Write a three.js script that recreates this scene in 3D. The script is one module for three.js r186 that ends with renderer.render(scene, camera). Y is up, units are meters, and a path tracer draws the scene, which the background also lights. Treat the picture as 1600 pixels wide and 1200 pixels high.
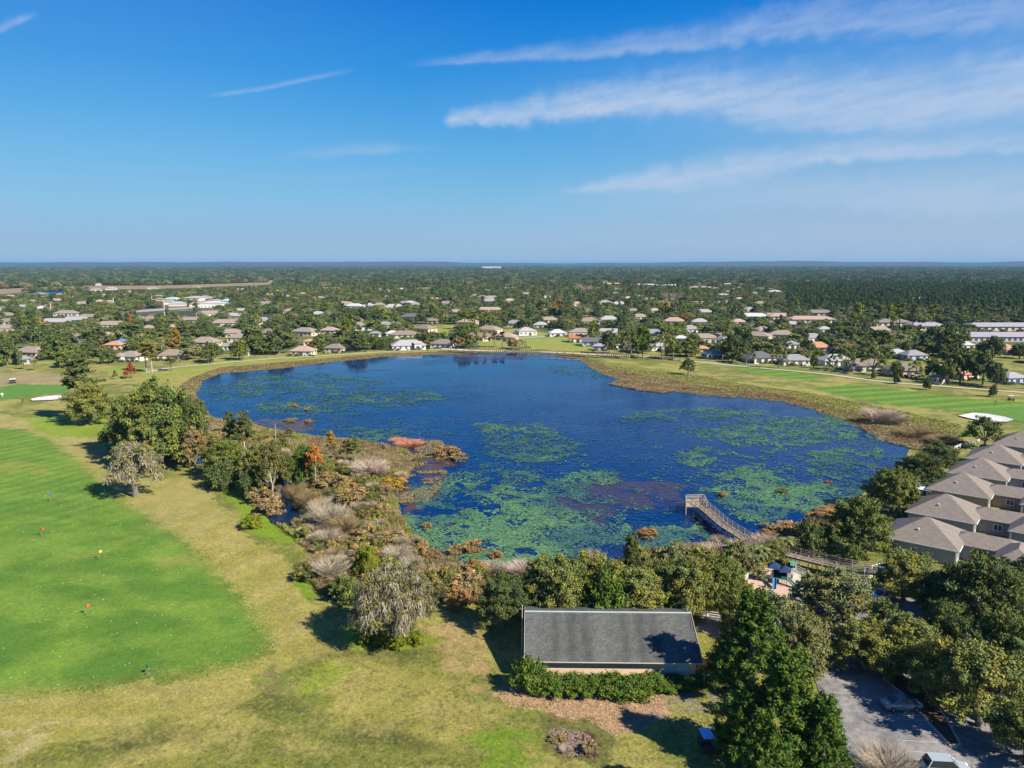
import * as THREE from 'three';

// ---------------------------------------------------------------- camera, sky, sun, exposure
const EYE = 52, FOV = 53, F = 600 / Math.tan(FOV * Math.PI / 360), HORIZON = 411;
const PITCH = Math.atan((600 - HORIZON) / F), CP = Math.cos(PITCH), SP = Math.sin(PITCH);
const scene = new THREE.Scene();
const camera = new THREE.PerspectiveCamera(FOV, 4 / 3, 1, 60000);
camera.position.set(0, EYE, 0);
camera.rotation.x = -PITCH;
const renderer = new THREE.WebGLRenderer({ antialias: true });
renderer.toneMapping = THREE.LinearToneMapping;
const EXPOSURE = 1.8;
renderer.toneMappingExposure = EXPOSURE;
renderer.shadowMap.enabled = true;
const SUN_DIR = new THREE.Vector3(0.64, 0.615, 0.46).normalize();
const sun = new THREE.DirectionalLight(new THREE.Color().setRGB(1.0, 0.93, 0.80), 4.8);
sun.position.copy(SUN_DIR).multiplyScalar(600).add(new THREE.Vector3(0, 0, -250));
sun.target.position.set(0, 0, -250);
sun.castShadow = true;
sun.shadow.mapSize.set(4096, 4096);
Object.assign(sun.shadow.camera, { left: -400, right: 400, top: 400, bottom: -400, near: 1, far: 1600 });
scene.add(sun, sun.target);
scene.fog = new THREE.FogExp2(new THREE.Color().setRGB(0.30, 0.62, 1.0), 0.000042);

// ---------------------------------------------------------------- random numbers, noise, places
let seed = 12345;
function srand(n) { seed = n >>> 0; }
function rnd() { seed = (seed + 0x6D2B79F5) | 0; let t = Math.imul(seed ^ (seed >>> 15), 1 | seed); t = (t + Math.imul(t ^ (t >>> 7), 61 | t)) ^ t; return ((t ^ (t >>> 14)) >>> 0) / 4294967296; }
const rr = (a, b) => a + (b - a) * rnd();
const pick = a => a[Math.floor(rnd() * a.length)];
const clamp = (x, a = 0, b = 1) => x < a ? a : x > b ? b : x;
const smooth = (a, b, x) => { const t = clamp((x - a) / (b - a)); return t * t * (3 - 2 * t); };
function hash(ix, iy) { let h = Math.imul(ix, 374761393) + Math.imul(iy, 668265263) | 0; h = Math.imul(h ^ (h >>> 13), 1274126177); return ((h ^ (h >>> 16)) >>> 0) / 4294967296; }
function noise(x, y) {
  const ix = Math.floor(x), iy = Math.floor(y), fx = x - ix, fy = y - iy, u = fx * fx * (3 - 2 * fx), v = fy * fy * (3 - 2 * fy);
  const a = hash(ix, iy), b = hash(ix + 1, iy), c = hash(ix, iy + 1), d = hash(ix + 1, iy + 1);
  return a + (b - a) * u + (c - a) * v + (a - b - c + d) * u * v;
}
function fbm(x, y, o = 4) { let s = 0, a = 0.5, t = 0; for (let i = 0; i < o; i++) { s += a * noise(x, y); t += a; a *= 0.5; x = x * 2.03 + 17.1; y = y * 2.03 + 5.7; } return s / t; }
// a pixel of the 1600 x 1200 photograph -> the point of the plane y = h that it shows
function G(px, py, h = 0) {
  const x = (px - 800) / F, y = (600 - py) / F, dy = y * CP - SP, dz = -y * SP - CP, t = (h - EYE) / dy;
  return new THREE.Vector3(x * t, h, dz * t);
}
function toPx(p) { const y = p.y - EYE, cy = y * CP - p.z * SP, cz = y * SP + p.z * CP; return [800 - F * p.x / cz, 600 + F * cy / cz, -cz]; }
const poly = pts => { const w = pts.map(([a, b]) => { const g = G(a, b); return [g.x, g.z]; }); return shapeOf(w); };
function shapeOf(w) { let x0 = 1e9, x1 = -1e9, z0 = 1e9, z1 = -1e9; for (const [x, z] of w) { x0 = Math.min(x0, x); x1 = Math.max(x1, x); z0 = Math.min(z0, z); z1 = Math.max(z1, z); } return { w, x0, x1, z0, z1 }; }
function inside(p, x, z) {
  if (x < p.x0 || x > p.x1 || z < p.z0 || z > p.z1) return false;
  let c = false; const w = p.w;
  for (let i = 0, j = w.length - 1; i < w.length; j = i++) { const a = w[i], b = w[j]; if ((a[1] > z) !== (b[1] > z) && x < (b[0] - a[0]) * (z - a[1]) / (b[1] - a[1]) + a[0]) c = !c; }
  return c;
}
const K = 0.72;
const lin = c => { c /= 255; return c <= 0.04045 ? c / 12.92 : Math.pow((c + 0.055) / 1.055, 2.4); };
const srgb = c => { c = clamp(c); return 255 * (c <= 0.0031308 ? c * 12.92 : 1.055 * Math.pow(c, 1 / 2.4) - 0.055); };
const C = (r, g, b, k = K) => [lin(r) * k, lin(g) * k, lin(b) * k];      // how a surface looks in sun -> its own colour
const mix = (a, b, t) => [a[0] + (b[0] - a[0]) * t, a[1] + (b[1] - a[1]) * t, a[2] + (b[2] - a[2]) * t];
const col = c => new THREE.Color().setRGB(c[0], c[1], c[2]);

// ---------------------------------------------------------------- sky
function angles(px, py) { const g = G(px, py, py < HORIZON ? EYE + 1000 : EYE - 1000), d = g.sub(new THREE.Vector3(0, EYE, 0)).normalize(); return [Math.atan2(d.x, -d.z) * 180 / Math.PI, Math.asin(d.y) * 180 / Math.PI]; }
function band(rows, density, grain) {   // [x, upper y, lower y, share]
  return { density, grain, rows: rows.map(([x, a, b, s = 1]) => { const [az, hi] = angles(x, a), lo = angles(x, b)[1]; return [az, lo, hi, s]; }) };
}
const BANDS = [
  band([[640, 90, 200, 0], [900, 60, 215, 0.3], [1150, 20, 225, 0.6], [1400, -10, 255, 0.9], [1700, -40, 260, 0.9], [2400, -60, 240, 0]], 0.34, 0.6),
  band([[690, 178, 196, 0], [705, 170, 198, 0.9], [760, 160, 200, 1], [850, 140, 196, 1], [960, 120, 190, 1], [1100, 95, 184, 0.85], [1250, 90, 200, 0.75], [1400, 88, 212, 0.75], [1600, 62, 185, 0.8], [2000, 20, 150, 0.6], [2600, -40, 90, 0]], 0.92, 0.8),
  band([[1130, 165, 196, 0], [1170, 162, 206, 0.8], [1300, 156, 214, 0.9], [1420, 160, 212, 0.6], [1600, 130, 180, 0.5], [1900, 90, 140, 0]], 0.35, 1),
  band([[620, 94, 106, 0], [760, 78, 100, 0.4], [900, 62, 96, 0.6], [1050, 40, 84, 0.75], [1180, 10, 72, 0.75], [1300, -20, 64, 0.7], [1600, -60, 56, 0.7], [2100, -120, 20, 0.6], [2700, -160, -30, 0]], 0.62, 0.85),
  band([[870, 294, 304, 0], [920, 284, 303, 0.7], [1000, 262, 303, 0.85], [1130, 232, 296, 0.75], [1280, 218, 262, 0.8], [1420, 210, 248, 0.7], [1600, 200, 240, 0.5], [1900, 190, 230, 0]], 1.0, 0.75),
  band([[800, 275, 330, 0], [1000, 262, 332, 0.35], [1250, 258, 330, 0.7], [1500, 246, 345, 0.9], [1700, 240, 340, 0.8], [2300, 220, 330, 0]], 0.62, 0.5),
  band([[560, 330, 380, 0], [900, 310, 395, 0.5], [1300, 300, 408, 0.9], [1700, 295, 408, 1], [2500, 300, 408, 0]], 0.3, 0.3),
  band([[318, 147, 153, 0], [350, 142, 151, 0.9], [430, 129, 138, 0.9], [500, 115, 124, 0.8], [560, 100, 112, 0]], 0.36, 0.9),
  band([[-60, 60, 75, 0], [0, 36, 54, 0.8], [30, 22, 38, 0.9], [62, 16, 24, 0]], 0.5, 0.8),
  band([[420, 240, 250, 0], [500, 226, 248, 0.5], [600, 220, 242, 0.7], [700, 226, 236, 0]], 0.42, 0.9),
  band([[460, 278, 284, 0], [560, 266, 280, 0.6], [720, 256, 266, 0]], 0.22, 0.9),
  band([[640, 96, 106, 0], [700, 88, 103, 0.8], [800, 74, 96, 0.8], [900, 60, 84, 0]], 0.3, 0.9),
  band([[1480, 112, 116, 0], [1540, 100, 112, 0.7], [1600, 92, 106, 1], [1700, 76, 92, 0]], 0.5, 0.9),
];
const SKY_STOPS = [[-90, 90, 110, 120], [-4, 150, 180, 205], [0, 158, 188, 213], [1.5, 154, 188, 217], [4, 136, 190, 226], [7, 106, 178, 228], [10, 76, 162, 226], [13, 46, 145, 222], [17.5, 18, 122, 214], [28, 16, 100, 190], [50, 14, 84, 168], [90, 12, 72, 150]];
function skyGradient(el) {
  let i = 1; while (i < SKY_STOPS.length - 1 && SKY_STOPS[i][0] < el) i++;
  const a = SKY_STOPS[i - 1], b = SKY_STOPS[i], t = clamp((el - a[0]) / (b[0] - a[0]));
  return mix(C(a[1], a[2], a[3], 1), C(b[1], b[2], b[3], 1), t);
}
{
  const w = 4096, h = 2048, data = new Float32Array(w * h * 4), cloud = C(186, 205, 232, 1);
  for (let j = 0; j < h; j++) {
    const el = ((j + 0.5) / h - 0.5) * 180, g = skyGradient(el);
    for (let i = 0; i < w; i++) {
      const phi = ((i + 0.5) / w - 0.5) * 2 * Math.PI, az = Math.atan2(Math.cos(phi), -Math.sin(phi)) * 180 / Math.PI;
      let c = g;
      if (el > -3) {
        const west = smooth(5, -32, az) * smooth(-100, -40, az) * smooth(0, 8, el) * smooth(40, 16, el);     // a little paler on that side
        c = [c[0] + 0.035 * west, c[1] + 0.045 * west, c[2] + 0.03 * west];
        const milky = smooth(-2, 24, az) * smooth(130, 60, az) * smooth(14, 0, el);
        c = mix(c, C(160, 183, 212, 1), 0.62 * milky);
      }
      if (el > -1 && el < 60) {
        let a = 0;
        if (az > -60 && az < 70) {
          let grain = -1;
          for (const b of BANDS) {
            const R = b.rows;
            if (az < R[0][0] || az > R[R.length - 1][0]) continue;
            let k = 1; while (R[k][0] < az) k++;
            const p = R[k - 1], q = R[k], t = (az - p[0]) / (q[0] - p[0]), lo = p[1] + (q[1] - p[1]) * t, hi = p[2] + (q[2] - p[2]) * t, s = p[3] + (q[3] - p[3]) * t;
            if (el < lo - 1 || el > hi + 1) continue;
            if (grain < 0) grain = fbm(az * 0.35 + el * 0.55, el * 2.6 - az * 0.42, 5);
            const wob = ((noise(az * 1.1, el * 0.9) - 0.5) * 0.55 + (noise(az * 3.1, el * 2.4) - 0.5) * 0.2 + (noise(az * 11, el * 8) - 0.5) * 0.12) * clamp((hi - lo) / 2.2, 0.1, 1);
            const v = (el + wob - lo) / Math.max(hi - lo, 0.05);
            const edge = smooth(-0.08, 0.3, v) * smooth(1.15, 0.35, v);
            const fine = smooth(0.2, 0.74, grain + 0.22 * (fbm(az * 2.2 + el * 3, el * 7 - az * 1.6, 3) - 0.5) + 0.3 * (fbm(az * 3.5 + el * 9, el * 26 - az * 5.5, 3) - 0.5));
            a = 1 - (1 - a) * (1 - b.density * s * edge * (1 - b.grain + b.grain * (0.6 + 0.55 * fine)));
          }
        }
        if (el > 18 || az < -45 || az > 50) {
          const far = Math.max(smooth(18, 26, el), smooth(40, 60, Math.abs(az)));
          a = Math.max(a, far * 0.45 * smooth(0.5, 0.8, fbm(az * 0.08 + el * 0.05, el * 0.35 - az * 0.05, 5)) * smooth(-1, 5, el));
        }
        c = mix(c, cloud, clamp(a) * 0.92);
      }
      const k = (j * w + i) * 4;
      data[k] = c[0] / EXPOSURE; data[k + 1] = c[1] / EXPOSURE; data[k + 2] = c[2] / EXPOSURE; data[k + 3] = 1;
    }
  }
  const t = new THREE.DataTexture(data, w, h, THREE.RGBAFormat, THREE.FloatType);
  t.mapping = THREE.EquirectangularReflectionMapping; t.magFilter = t.minFilter = THREE.LinearFilter; t.needsUpdate = true;
  scene.background = t; scene.environment = t;
}

// ---------------------------------------------------------------- names and labels
const nameCount = {};
function numbered(n) { const k = nameCount[n] = (nameCount[n] ?? -1) + 1; return k ? `${n}_${String(k).padStart(3, '0')}` : n; }
const labelled = [];
function tag(o, label, category, group, kind) { if (label) o.userData.label = label; if (category) o.userData.category = category; if (group) o.userData.group = group; else delete o.userData.group; if (kind) o.userData.kind = kind; return o; }
function put(o, name) { o.name = numbered(name); scene.add(o); return o; }
function thing(name, label, category, p = [0, 0, 0], turn = 0, group) { const o = new THREE.Group(); put(o, name); o.position.set(p[0], p[1], p[2]); o.rotation.y = turn; return tag(o, label, category, group); }
function structure(o, name, label) { put(o, name); o.userData.kind = 'structure'; if (label) o.userData.label = label; return o; }
function part(name, geo, mat, parent) { const m = new THREE.Mesh(geo, mat); m.name = name; m.castShadow = m.receiveShadow = true; parent.add(m); return m; }

// ---------------------------------------------------------------- a collector of faces
class GB {
  constructor() { this.p = []; this.c = []; this.u = []; this.colored = false; this.mapped = false; this.tint = [1, 1, 1]; }
  tri(a, b, c) { this.p.push(a[0], a[1], a[2], b[0], b[1], b[2], c[0], c[1], c[2]); const t = this.tint; this.c.push(t[0], t[1], t[2], t[0], t[1], t[2], t[0], t[1], t[2]); return this; }
  quad(a, b, c, d) { return this.tri(a, b, c).tri(a, c, d); }
  face(pts) { for (let i = 1; i < pts.length - 1; i++) this.tri(pts[0], pts[i], pts[i + 1]); return this; }
  box(x0, y0, z0, x1, y1, z1) {
    const a = [x0, y0, z0], b = [x1, y0, z0], c = [x1, y0, z1], d = [x0, y0, z1], e = [x0, y1, z0], f = [x1, y1, z0], g = [x1, y1, z1], h = [x0, y1, z1];
    return this.quad(d, c, g, h).quad(b, a, e, f).quad(a, d, h, e).quad(c, b, f, g).quad(h, g, f, e).quad(a, b, c, d);
  }
  bar(p, q, w, h = w) {          // a beam of section w x h between two points
    const d = new THREE.Vector3(q[0] - p[0], q[1] - p[1], q[2] - p[2]), l = d.length(); d.normalize();
    const s = Math.abs(d.y) > 0.95 ? new THREE.Vector3(1, 0, 0) : new THREE.Vector3(0, 1, 0).cross(d).normalize(), t = d.clone().cross(s).normalize();
    const at = (b, i, j) => [b[0] + s.x * i * w / 2 + t.x * j * h / 2, b[1] + s.y * i * w / 2 + t.y * j * h / 2, b[2] + s.z * i * w / 2 + t.z * j * h / 2];
    const A = [at(p, -1, -1), at(p, 1, -1), at(p, 1, 1), at(p, -1, 1)], B = [at(q, -1, -1), at(q, 1, -1), at(q, 1, 1), at(q, -1, 1)];
    for (let i = 0; i < 4; i++) { const j = (i + 1) % 4; this.quad(A[i], A[j], B[j], B[i]); }
    return this.quad(A[3], A[2], A[1], A[0]).quad(B[0], B[1], B[2], B[3]);
  }
  limb(p, q, r0, r1, n = 6) {
    const d = new THREE.Vector3(q[0] - p[0], q[1] - p[1], q[2] - p[2]).normalize(), s = (Math.abs(d.y) > 0.9 ? new THREE.Vector3(1, 0, 0) : new THREE.Vector3(0, 1, 0)).cross(d).normalize(), t = d.clone().cross(s);
    const ring = (b, r) => Array.from({ length: n }, (_, i) => { const a = i / n * 2 * Math.PI, x = Math.cos(a) * r, y = Math.sin(a) * r; return [b[0] + s.x * x + t.x * y, b[1] + s.y * x + t.y * y, b[2] + s.z * x + t.z * y]; });
    const A = ring(p, r0), B = ring(q, r1);
    for (let i = 0; i < n; i++) { const j = (i + 1) % n; this.quad(A[i], A[j], B[j], B[i]); }
    return this.face(B);
  }
  leaf(p, nx, ny, nz, size, long = 1.5, bend = 0.25) {
    const l = Math.hypot(nx, ny, nz) || 1; nx /= l; ny /= l; nz /= l;
    let ax = rnd() - 0.5, ay = rnd() - 0.5, az = rnd() - 0.5; const dt = ax * nx + ay * ny + az * nz; ax -= dt * nx; ay -= dt * ny; az -= dt * nz;
    const al = Math.hypot(ax, ay, az) || 1, m = size * long / 2 / al; ax *= m; ay *= m; az *= m;
    let bx = ny * az - nz * ay, by = nz * ax - nx * az, bz = nx * ay - ny * ax; bx /= long; by /= long; bz /= long;
    const e = size * bend;
    return this.quad([p[0] - ax, p[1] - ay, p[2] - az], [p[0] + bx - nx * e, p[1] + by - ny * e, p[2] + bz - nz * e], [p[0] + ax, p[1] + ay, p[2] + az], [p[0] - bx - nx * e, p[1] - by - ny * e, p[2] - bz - nz * e]);
  }
  geo(uvScale) {
    const g = new THREE.BufferGeometry();
    g.setAttribute('position', new THREE.BufferAttribute(new Float32Array(this.p), 3));
    if (this.colored) g.setAttribute('color', new THREE.BufferAttribute(new Float32Array(this.c), 3));
    g.computeVertexNormals();
    if (uvScale) {                // metres along each face: across its level line and up its slope
      const P = this.p, N = g.attributes.normal.array, u = new Float32Array(P.length / 3 * 2);
      for (let i = 0; i < P.length / 3; i++) {
        const n = [N[3 * i], N[3 * i + 1], N[3 * i + 2]], h = Math.hypot(n[0], n[2]);
        const sx = h > 0.05 ? n[2] / h : 1, sz = h > 0.05 ? -n[0] / h : 0, tx = -sz * n[1], ty = sz * n[0] - sx * n[2], tz = sx * n[1];
        u[2 * i] = (P[3 * i] * sx + P[3 * i + 2] * sz) / uvScale; u[2 * i + 1] = (P[3 * i] * tx + P[3 * i + 1] * ty + P[3 * i + 2] * tz) / uvScale;
      }
      g.setAttribute('uv', new THREE.BufferAttribute(u, 2));
    }
    return g;
  }
}
const std = (c, roughness = 0.85, more = {}) => new THREE.MeshStandardMaterial({ color: col(c), roughness, ...more });

// ---------------------------------------------------------------- the ground and its regions
const LAKE = poly([[305, 618], [316, 596], [345, 584], [420, 578], [520, 566], [600, 558], [700, 553.5], [780, 551.5], [860, 553.5], [905, 562], [925, 576], [950, 588], [985, 598], [1040, 610], [1100, 618], [1160, 622], [1220, 628], [1270, 640], [1310, 655], [1345, 668], [1390, 688], [1425, 702], [1405, 730], [1360, 765], [1310, 792], [1262, 815], [1215, 832], [1170, 842], [1130, 848], [1060, 853], [1000, 873], [900, 890], [800, 893], [740, 888], [690, 867], [650, 842], [625, 806], [618, 778], [632, 752], [640, 735], [655, 722], [640, 706], [606, 697], [560, 686], [500, 682], [430, 672], [380, 658], [340, 662], [318, 650]]);
const RANGE = poly([[-420, 690], [-60, 668], [40, 672], [80, 690], [130, 730], [180, 775], [230, 810], [290, 850], [345, 905], [388, 950], [415, 985], [419, 1008], [400, 1028], [335, 1045], [240, 1056], [150, 1072], [60, 1081], [0, 1084], [-220, 1096], [-420, 1100]]);
const R = {
  range: RANGE,
  trackA: poly([[-60, 640], [60, 655], [110, 682], [165, 688], [185, 740], [262, 748], [322, 742], [345, 790], [400, 845], [452, 878], [470, 915], [500, 955], [545, 985], [548, 1008], [500, 1010], [452, 1035], [422, 1012], [392, 955], [345, 905], [290, 850], [230, 810], [180, 775], [130, 730], [80, 690], [40, 672], [-60, 668]]),
  trackB: poly([[-200, 1100], [0, 1088], [150, 1076], [300, 1058], [410, 1032], [470, 1030], [430, 1070], [330, 1110], [180, 1145], [0, 1180], [-200, 1200]]),
  pale: poly([[-40, 1125], [40, 1130], [100, 1150], [80, 1170], [-40, 1185]]),
  limeA: poly([[40, 655], [70, 645], [100, 650], [165, 645], [168, 676], [130, 684], [90, 682], [55, 674]]),
  limeB: poly([[322, 741], [368, 750], [402, 782], [430, 818], [468, 842], [440, 852], [398, 836], [378, 805], [350, 770]]),
  limeC: poly([[466, 886], [486, 870], [492, 890], [484, 910], [505, 932], [474, 928], [455, 908]]),
  limeD: poly([[415, 1062], [450, 1045], [510, 1040], [535, 1062], [520, 1095], [480, 1100], [445, 1082]]),
  limeE: poly([[745, 1148], [790, 1130], [840, 1140], [852, 1165], [830, 1190], [780, 1195], [745, 1175]]),
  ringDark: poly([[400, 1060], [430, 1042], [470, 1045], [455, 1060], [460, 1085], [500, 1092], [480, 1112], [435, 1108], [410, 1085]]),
  mossRing: poly([[520, 985], [545, 980], [570, 1000], [640, 1006], [680, 985], [700, 1000], [650, 1014], [580, 1016], [530, 1004]]),
  leafLitter: poly([[770, 1072], [900, 1082], [985, 1075], [1034, 1085], [1040, 1112], [1010, 1140], [960, 1150], [910, 1122], [850, 1112], [790, 1104]]),
  litterB: poly([[650, 975], [740, 965], [760, 990], [775, 1050], [770, 1085], [720, 1060], [690, 1020], [660, 1000]]),
  darkRing: poly([[845, 1122], [880, 1116], [935, 1130], [960, 1165], [945, 1195], [880, 1195], [850, 1172]]),
  bed: poly([[853, 1143], [868, 1138], [905, 1142], [922, 1150], [928, 1170], [915, 1180], [885, 1184], [866, 1172]]),
  dirtA: poly([[1015, 1085], [1060, 1080], [1110, 1070], [1140, 1090], [1110, 1120], [1030, 1130], [1000, 1140]]),
  marsh: poly([[235, 640], [300, 612], [330, 655], [380, 661], [430, 674], [500, 685], [560, 690], [606, 698], [640, 707], [656, 722], [642, 736], [634, 752], [618, 778], [625, 806], [650, 842], [690, 868], [740, 890], [830, 896], [930, 888], [1060, 856], [1130, 850], [1215, 834], [1262, 817], [1330, 790], [1350, 800], [1290, 850], [1230, 868], [1150, 890], [1100, 915], [900, 945], [815, 970], [760, 955], [720, 930], [690, 930], [640, 975], [570, 950], [500, 925], [480, 900], [492, 868], [440, 826], [412, 800], [400, 770], [370, 745], [310, 730], [250, 722], [180, 700], [170, 660]]),
  shoreFar: poly([[270, 612], [300, 590], [345, 574], [420, 568], [520, 559], [600, 552.5], [700, 549], [780, 547.5], [870, 549], [915, 557], [950, 575], [1040, 594], [1100, 603], [1200, 613], [1280, 628], [1340, 650], [1400, 672], [1500, 690], [1500, 704], [1425, 704], [1390, 690], [1345, 669], [1310, 656], [1270, 641], [1220, 629], [1160, 623], [1100, 619], [1040, 611], [985, 599], [950, 589], [925, 577], [905, 563], [860, 554], [780, 552], [700, 554], [600, 558.5], [520, 566.5], [420, 578.5], [345, 584.5], [316, 596.5], [305, 618]]),
  spit: poly([[952, 601], [985, 589], [1045, 592], [1085, 606], [1035, 615], [1000, 611], [975, 606]]),
  rust: poly([[1345, 650], [1400, 655], [1470, 676], [1510, 690], [1490, 703], [1430, 703], [1380, 690], [1345, 668]]),
  goldBank: poly([[930, 566], [1000, 578], [1100, 588], [1160, 600], [1260, 614], [1400, 640], [1500, 664], [1500, 690], [1340, 650], [1200, 613], [1040, 594], [950, 575]]),
  fairRight: poly([[1262, 606], [1330, 600], [1400, 608], [1500, 622], [1650, 632], [1650, 665], [1560, 652], [1480, 640], [1400, 634], [1330, 622]]),
  fairRightB: poly([[1130, 572], [1200, 574], [1290, 590], [1260, 594], [1180, 584]]),
  greenRight: poly([[1520, 640], [1580, 636], [1680, 640], [1680, 668], [1600, 660], [1540, 650]]),
  greenLeft: poly([[-80, 606], [0, 605], [30, 600], [70, 601], [110, 604], [105, 615], [50, 618], [0, 626], [-80, 626]]),
  dryFarLeft: poly([[-80, 584], [80, 582], [120, 592], [100, 602], [40, 600], [0, 604], [-80, 605]]),
  lawnFar: poly([[150, 572], [250, 576], [330, 566], [420, 558], [520, 553], [600, 548.5], [690, 545], [700, 549], [600, 552.5], [520, 559], [420, 568], [345, 574], [300, 590], [260, 600], [180, 592]]),
  lawnMid: poly([[640, 510], [715, 507], [725, 528], [690, 534], [640, 530]]),
  lawnSpit: poly([[740, 516], [830, 513], [850, 540], [750, 545]]),
  lawnRight: poly([[825, 518], [895, 522], [930, 545], [915, 550], [830, 545]]),
  lawnClub: poly([[1370, 519], [1440, 522], [1435, 530], [1375, 530]]),
  lawnL2: poly([[405, 491], [450, 492], [448, 502], [405, 504]]),
  openL: poly([[175, 493], [205, 486], [290, 478], [350, 481], [330, 492], [290, 499], [215, 503]]),
};
const PAL = {
  rough: C(126, 134, 44), roughB: C(172, 164, 80), roughDark: C(84, 92, 34), dry: C(186, 172, 98), dryB: C(172, 164, 76), pale: C(205, 188, 148),
  fair: C(90, 136, 18), fairB: C(128, 162, 42), lime: C(140, 168, 12), limeB: C(118, 152, 10), litter: C(196, 160, 116), litterB: C(150, 116, 78), litterC: C(214, 184, 142), bed: C(92, 68, 54), bedB: C(150, 128, 112),
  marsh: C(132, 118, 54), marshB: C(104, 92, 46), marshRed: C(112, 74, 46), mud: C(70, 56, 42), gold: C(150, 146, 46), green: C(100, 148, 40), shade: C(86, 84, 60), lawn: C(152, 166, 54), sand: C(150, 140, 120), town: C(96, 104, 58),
};
function groundColour(x0, z0) {
  const n1 = fbm(x0 / 9, z0 / 9, 4), n2 = fbm(x0 / 2.1 + 40, z0 / 2.1, 3), g = hash(Math.floor(x0 * 11.7), Math.floor(z0 * 11.7)), g2 = noise(x0 * 3.1, z0 * 3.1);
  const d = Math.hypot(x0, z0), far = clamp(d / 400);
  const jx = (n2 - 0.5) * 3.2 + (g - 0.5) * 0.7, jz = (noise(x0 / 2.3, z0 / 2.3 + 90) - 0.5) * 3.2 + (g2 - 0.5) * 0.8;
  const x = x0 + jx, z = z0 + jz;
  let c;
  if (d > 470 && z0 < -440) c = mix(PAL.town, PAL.rough, smooth(0.5, 0.7, n1));
  else {
    c = mix(PAL.rough, PAL.roughB, smooth(0.38, 0.68, n1));
    c = mix(c, PAL.roughDark, 0.75 * smooth(0.58, 0.8, fbm(x0 / 14 + 7, z0 / 6 + 3, 4)));
    c = mix(c, PAL.dry, 0.6 * smooth(0.55, 0.75, fbm(x0 / 5 + 30, z0 / 4, 4)));
    if (z0 > -240) c = mix(mix(c, PAL.roughDark, 0.5 * smooth(0.5, 0.2, 0.6 * noise(x0 * 3.4, z0 * 2.6) + 0.4 * noise(x0 * 1.3, z0 * 0.9))), PAL.roughB, 0.5 * smooth(0.55, 0.85, noise(x0 * 3.7 + 40, z0 * 2.8)));
  }
  if (inside(R.trackA, x, z)) c = mix(c, mix(PAL.dry, PAL.dryB, smooth(0.35, 0.7, fbm(x0 / 3 + z0 / 9, z0 / 7, 4))), 0.85);
  if (inside(R.trackB, x, z)) c = mix(c, mix(PAL.dry, PAL.dryB, smooth(0.3, 0.65, fbm(x0 / 12 + 5, z0 / 2.2, 4))), 0.8);
  if (inside(R.pale, x + jx, z + jz)) c = mix(c, PAL.pale, 0.4 * smooth(0.3, 0.6, n2));
  if (inside(R.limeA, x, z)) c = mix(c, PAL.lime, 0.8 * smooth(0.2, 0.5, n1 + 0.1));
  if (inside(R.limeB, x, z)) c = mix(c, mix(PAL.lime, PAL.limeB, n2 * 0.8), 0.95);
  if (inside(R.limeC, x, z)) c = mix(PAL.lime, PAL.limeB, n2);
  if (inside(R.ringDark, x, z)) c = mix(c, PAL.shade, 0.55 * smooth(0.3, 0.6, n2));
  if (inside(R.limeD, x + jx * 1.5, z + jz * 1.5)) c = mix(c, PAL.lime, 0.7 * smooth(0.3, 0.62, n1 * 0.6 + n2 * 0.4));
  if (inside(R.limeE, x + jx, z + jz)) c = mix(c, PAL.limeB, 0.75 * smooth(0.25, 0.6, n2));
  if (inside(R.mossRing, x, z)) c = mix(c, PAL.lime, 0.7);
  if (inside(R.litterB, x + jx, z + jz)) c = mix(c, PAL.litter, 0.55 * smooth(0.35, 0.62, n2 * 0.5 + n1 * 0.5));
  if (inside(R.darkRing, x, z)) c = mix(c, PAL.roughDark, 0.6);
  if (inside(R.leafLitter, x, z)) c = mix(mix(PAL.litter, PAL.litterB, smooth(0.4, 0.75, n2)), PAL.litterC, 0.7 * smooth(0.45, 0.8, g2));
  if (inside(R.bed, x, z)) c = mix(PAL.bed, PAL.bedB, smooth(0.5, 0.8, g2 * 0.6 + n2 * 0.4));
  if (inside(R.dirtA, x, z)) c = mix(c, PAL.sand, 0.7 * smooth(0.3, 0.6, n2));
  if (inside(R.goldBank, x, z)) c = mix(c, mix(PAL.gold, PAL.marsh, n2), 0.7 * smooth(0.3, 0.6, n1));
  if (inside(R.dryFarLeft, x, z)) c = mix(c, C(176, 158, 112), 0.75);
  for (const k of ['lawnFar', 'lawnMid', 'lawnSpit', 'lawnRight', 'lawnClub', 'lawnL2', 'openL']) if (inside(R[k], x, z)) c = mix(c, mix(PAL.lawn, PAL.dryB, smooth(0.4, 0.7, n1)), 0.95);
  if (inside(R.greenLeft, x, z)) c = PAL.green;
  if (inside(R.fairRight, x, z) || inside(R.fairRightB, x, z)) { const s = Math.sin((x0 * 0.32 + z0) * 0.62); c = mix(PAL.fair, PAL.fairB, 0.5 + 0.45 * s); }
  if (inside(R.greenRight, x, z)) c = PAL.green;
  if (inside(RANGE, x0 + jx * 0.45 + (g - 0.5) * 3.2 + (hash(Math.floor(x0 * 7), Math.floor(z0 * 7) + 99) - 0.5) * 2.4, z0 + jz * 0.45 + (hash(Math.floor(x0 * 9) + 55, Math.floor(z0 * 9)) - 0.5) * 5)) {
    const b = 0.5 + 0.5 * Math.sin((x0 * 0.89 + z0 * 0.45) * 1.35 + 4 * fbm(x0 / 30, z0 / 30, 2)), up = smooth(-120, -190, z0);
    const s = fbm(x0 / 9 + z0 / 22, z0 / 5 - x0 / 16, 4);
    c = mix(PAL.fair, PAL.fairB, clamp(0.08 + 0.5 * b * up + 0.85 * smooth(0.3, 0.75, s) * (1 - 0.4 * up)));
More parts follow.
